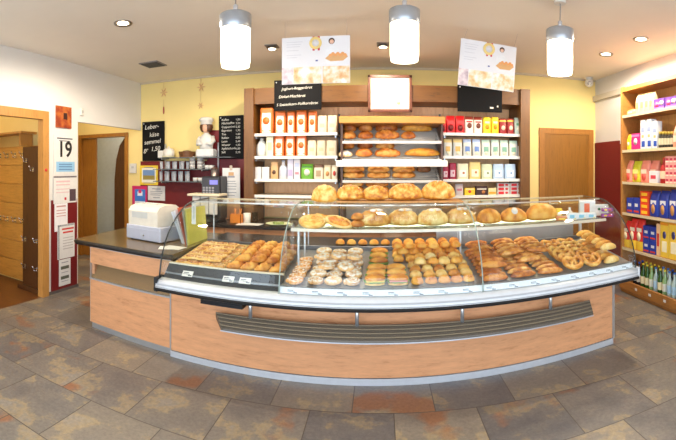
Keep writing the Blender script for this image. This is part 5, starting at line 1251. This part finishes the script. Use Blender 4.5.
for k,(a,c,t) in enumerate(((648.3,657.4,191),(657.7,667,191),(667.3,677,190))): rs('rs_bb',mk_blueb,a,c,t,3,'blue cookie bag on the fourth oak shelf, %s after the red boxes' % ORD[k],'blue cookie bags',.24,.28,.10)
# fifth shelf
mk_rsnack = mk_bag('red_snack_bag','snack bag',.16,.3,.1,[C(206,40,40),C(240,200,60)],[('disc',C(244,226,190),0,.45,.55,0),('rect',C(232,223,204),0,.66,.7,.12)],'pinch',lambda f,s: 1 if f<.25 else 0)
for k,(a,c,t) in enumerate(((628.6,635,219),(635.2,642,219.5))): rs('rs_rs',mk_rsnack,a,c,t,4,'red and yellow snack bag on the fifth oak shelf, %s from the case end glass' % ORD[k],'red and yellow snack bags',.16,.3,.1)
rs('rs_rs',mk_rsnack,622,628.4,221,4,'red and yellow snack bag at the far end panel of the fifth oak shelf','red and yellow snack bags',.16,.3,.1)
for c_ in range(2):
    for l in range(2):
        a = 642.3+c_*6.6; rs('rs_bp',mk_bluep,a,a+6.4,0,4,'blue packet on the fifth oak shelf, %s one of the %s pair' % (('lower','upper')[l],('snack bag side','carton side')[c_]),'stacked blue packets',.14,.16,.1,.02,l*.163,.162)
rs('rs_sl',mk_box('slim_orange_box','box',.08,.3,.08,C(236,196,150),[('rect',C(206,60,50),0,.5,.6,.4)]),655.7,659.3,224,4,'slim pale orange box beside the yellow cartons',None,.08,.3,.08)
mk_ycart = mk_box('yellow_coffee_carton','carton',.18,.36,.1,C(238,200,70),[('disc',C(70,70,130),0,.62,.42,0),('rect',C(250,240,200),0,.3,.6,.3),('rect',C(226,150,40),0,.93,.98,.08)])
for k,(a,c,t) in enumerate(((659.6,668,221.5),(668.3,677.5,221))): rs('rs_yc',mk_ycart,a,c,t,4,'large yellow carton on the fifth oak shelf, %s after the slim box' % ORD[k],'large yellow cartons',.18,.36,.1)
# bottles on the bottom board
M_GB = mat((52,96,40), .12, 0, .1); M_DB = mat((30,34,40), .12, 0, .1); M_CB = mat((186,206,196), .1, 0, .08); M_LG = mat((150,186,120), .1, 0, .1)
SPEC = [('dark_bottle',M_DB,C(40,80,170),C(200,196,180)),('green_bottle',M_GB,C(226,196,40),C(236,226,180)),('clear_bottle',M_CB,C(60,110,190),C(170,206,226)),('pale_green_bottle',M_LG,C(226,206,60),C(223,223,204))]
ORDER = [0,0,1,1,3,2,1,3,2,2,1]
for k in range(11):
    s = SPEC[ORDER[k]]; y = 4.42-k*.086
    place('bt_'+s[0], bottle(s[0], s[1], s[2], s[3]), (SX+.06, y, .1205), (0,0,0), '%s with %s cap, front row of the bottom crate, %s from far end' % (s[0].replace('_',' '), 'blue' if ORDER[k] in (0,2) else 'yellow', ORD[k]), 'bottles in the bottom crate')
for k in range(10):
    s = SPEC[ORDER[(k*3+1) % 11]]; y = 4.377-k*.086
    place('bt_'+s[0], None, (SX+.14, y, .1205), (0,0,0), '%s, rear row of the bottom crate, %s from far end' % (s[0].replace('_',' '), ORD[k]), 'bottles in the bottom crate')

# ================================================================== small packets at the end of the upper glass shelf
def usp(key, mk, px0, px1, ytop, dyy, label, w0, h0, group='packets on the upper glass shelf', z=0, rot=-.25):
    xg = xat((px0+px1)/2, 3.38); Y = dyy+q(xg)
    x = (xat(px0,Y)+xat(px1,Y))/2; w = (xat(px1,Y)-xat(px0,Y)); h = zat((px0+px1)/2, ytop, Y)-USZ-z
    place(key, mk, (x, Y, USZ+.001+z), (0,0,rot), label, group, (w/w0,1,max(h,.03)/h0))
usp('us1',mk_box('yellow_packet','packet',.07,.1,.05,C(244,206,40),[('rect',C(250,240,200),0,.5,.6,.3)]),556,561.5,208.5,3.36,'yellow packet beside the biggest loaf on the upper shelf',.07,.1)
usp('us2',mk_bag('cookie_packet','packet',.09,.07,.05,[C(196,120,80)],[('rect',C(240,200,60),0,.4,.6,.4)],'pinch'),556.5,566.5,216,3.27,'small brown cookie packet before the yellow packet',.09,.07)
usp('us3',bottle('small_white_bottle',M_WHITE,C(219,219,213),C(240,220,120),.1,.022),566.8,572.5,207.5,3.36,'small white bottle on the upper shelf before the milk packets',.044,.1)
mk_milk = mk_box('white_teal_packet','packet',.1,.07,.05,C(219,223,225),[('rect',C(120,190,214),0,.5,.5,.5),('rect',C(236,220,120),.3,.2,.2,.2)])
for k,(a,c) in enumerate(((567,576),(576.4,585.5),(586,595))): usp('us4',mk_milk,a,c,213,3.27,'white and teal packet on the upper shelf, %s from the cookie packet' % ORD[k],.1,.07)
usp('us5',mk_box('white_orange_carton','carton',.13,.12,.05,C(221,219,215),[('rect',C(236,90,30),-.05,.55,.35,.55)]),580,594,200.5,3.42,'white carton with orange square behind the teal packets',.13,.12)
usp('us6',mk_box('white_green_carton','carton',.13,.12,.05,C(223,223,219),[('disc',C(50,120,80),-.2,.6,.22,0),('disc',C(50,120,80),.2,.6,.22,0)]),595,607,204.5,3.42,'white carton with green dots behind the purple packets',.13,.12)
mk_pur = mk_box('purple_packet','packet',.1,.05,.05,C(150,60,150),[('disc',C(246,210,60),-.2,.5,.3,0),('disc',C(230,80,90),.2,.5,.3,0)])
usp('us7',mk_pur,602,612,214.5,3.27,'purple packet, lower of two at the end of the upper shelf',.1,.05)
usp('us7',mk_pur,602.5,612,208.5,3.275,'purple packet, upper of two at the end of the upper shelf',.1,.05,'packets on the upper glass shelf',.052)

# ================================================================== light
w = bpy.data.worlds.new('daylight'); S.world = w; w.use_nodes = True
bg = w.node_tree.nodes['Background']; bg.inputs[0].default_value = (.62,.78,1,1); bg.inputs[1].default_value = 1.6
def spot(loc, e, size=2.3, c=(1,.88,.72)):
    l = bpy.data.lights.new('downlight_beam','SPOT'); l.energy = e; l.color = c; l.spot_size = size; l.spot_blend = .35; l.shadow_soft_size = .06
    o = link('downlight_beam', l, None, loc); return o
for n_, o in enumerate([o for o in list(bpy.data.objects) if o.name.split('.')[0] in ('downlight','ceiling_spot')]):
    spot((o.location.x, o.location.y, CH-.06), 50 if o.name.startswith('ceiling') else 62 if o.location.x > 0 else 84, 3.14)
# window daylight: one soft area lamp per shop window
for x in (-2.6,-.2,2.2):
    l = bpy.data.lights.new('window_daylight','AREA'); l.shape = 'RECTANGLE'; l.size = 2.2; l.size_y = 2.4; l.energy = 58; l.color = (.76,.87,1)
    link('window_daylight', l, None, (x, WF-.2, 1.5), (pi/2,0,0))
for loc, e in (((-5.0,2.4,2.8),22),((-4.5,5.1,2.6),10),((-4.6,6.7,2.7),12)):  # added fixtureless fill lights that brighten the cloakroom, passage and room beyond
    l = bpy.data.lights.new('side_room_fill','POINT'); l.energy = e; l.color = (1,.88,.7); l.shadow_soft_size = .15; link('side_room_fill', l, None, loc)

# ================================================================== camera
cam = bpy.data.cameras.new('camera'); cam.type = 'PANO'; cam.panorama_type = 'CENTRAL_CYLINDRICAL'
cam.central_cylindrical_range_u_min = (0-XC)/F; cam.central_cylindrical_range_u_max = (676-XC)/F
cam.central_cylindrical_range_v_min = -(440-YH)/F; cam.central_cylindrical_range_v_max = YH/F
cam.central_cylindrical_radius = 1
co = link('camera', cam, None, (0,0,H), (pi/2,0,0)); S.camera = co
vs = S.view_settings; vs.view_transform = 'Standard'; vs.look = 'None'; vs.exposure = .62; vs.gamma = 1; vs.use_curve_mapping = False
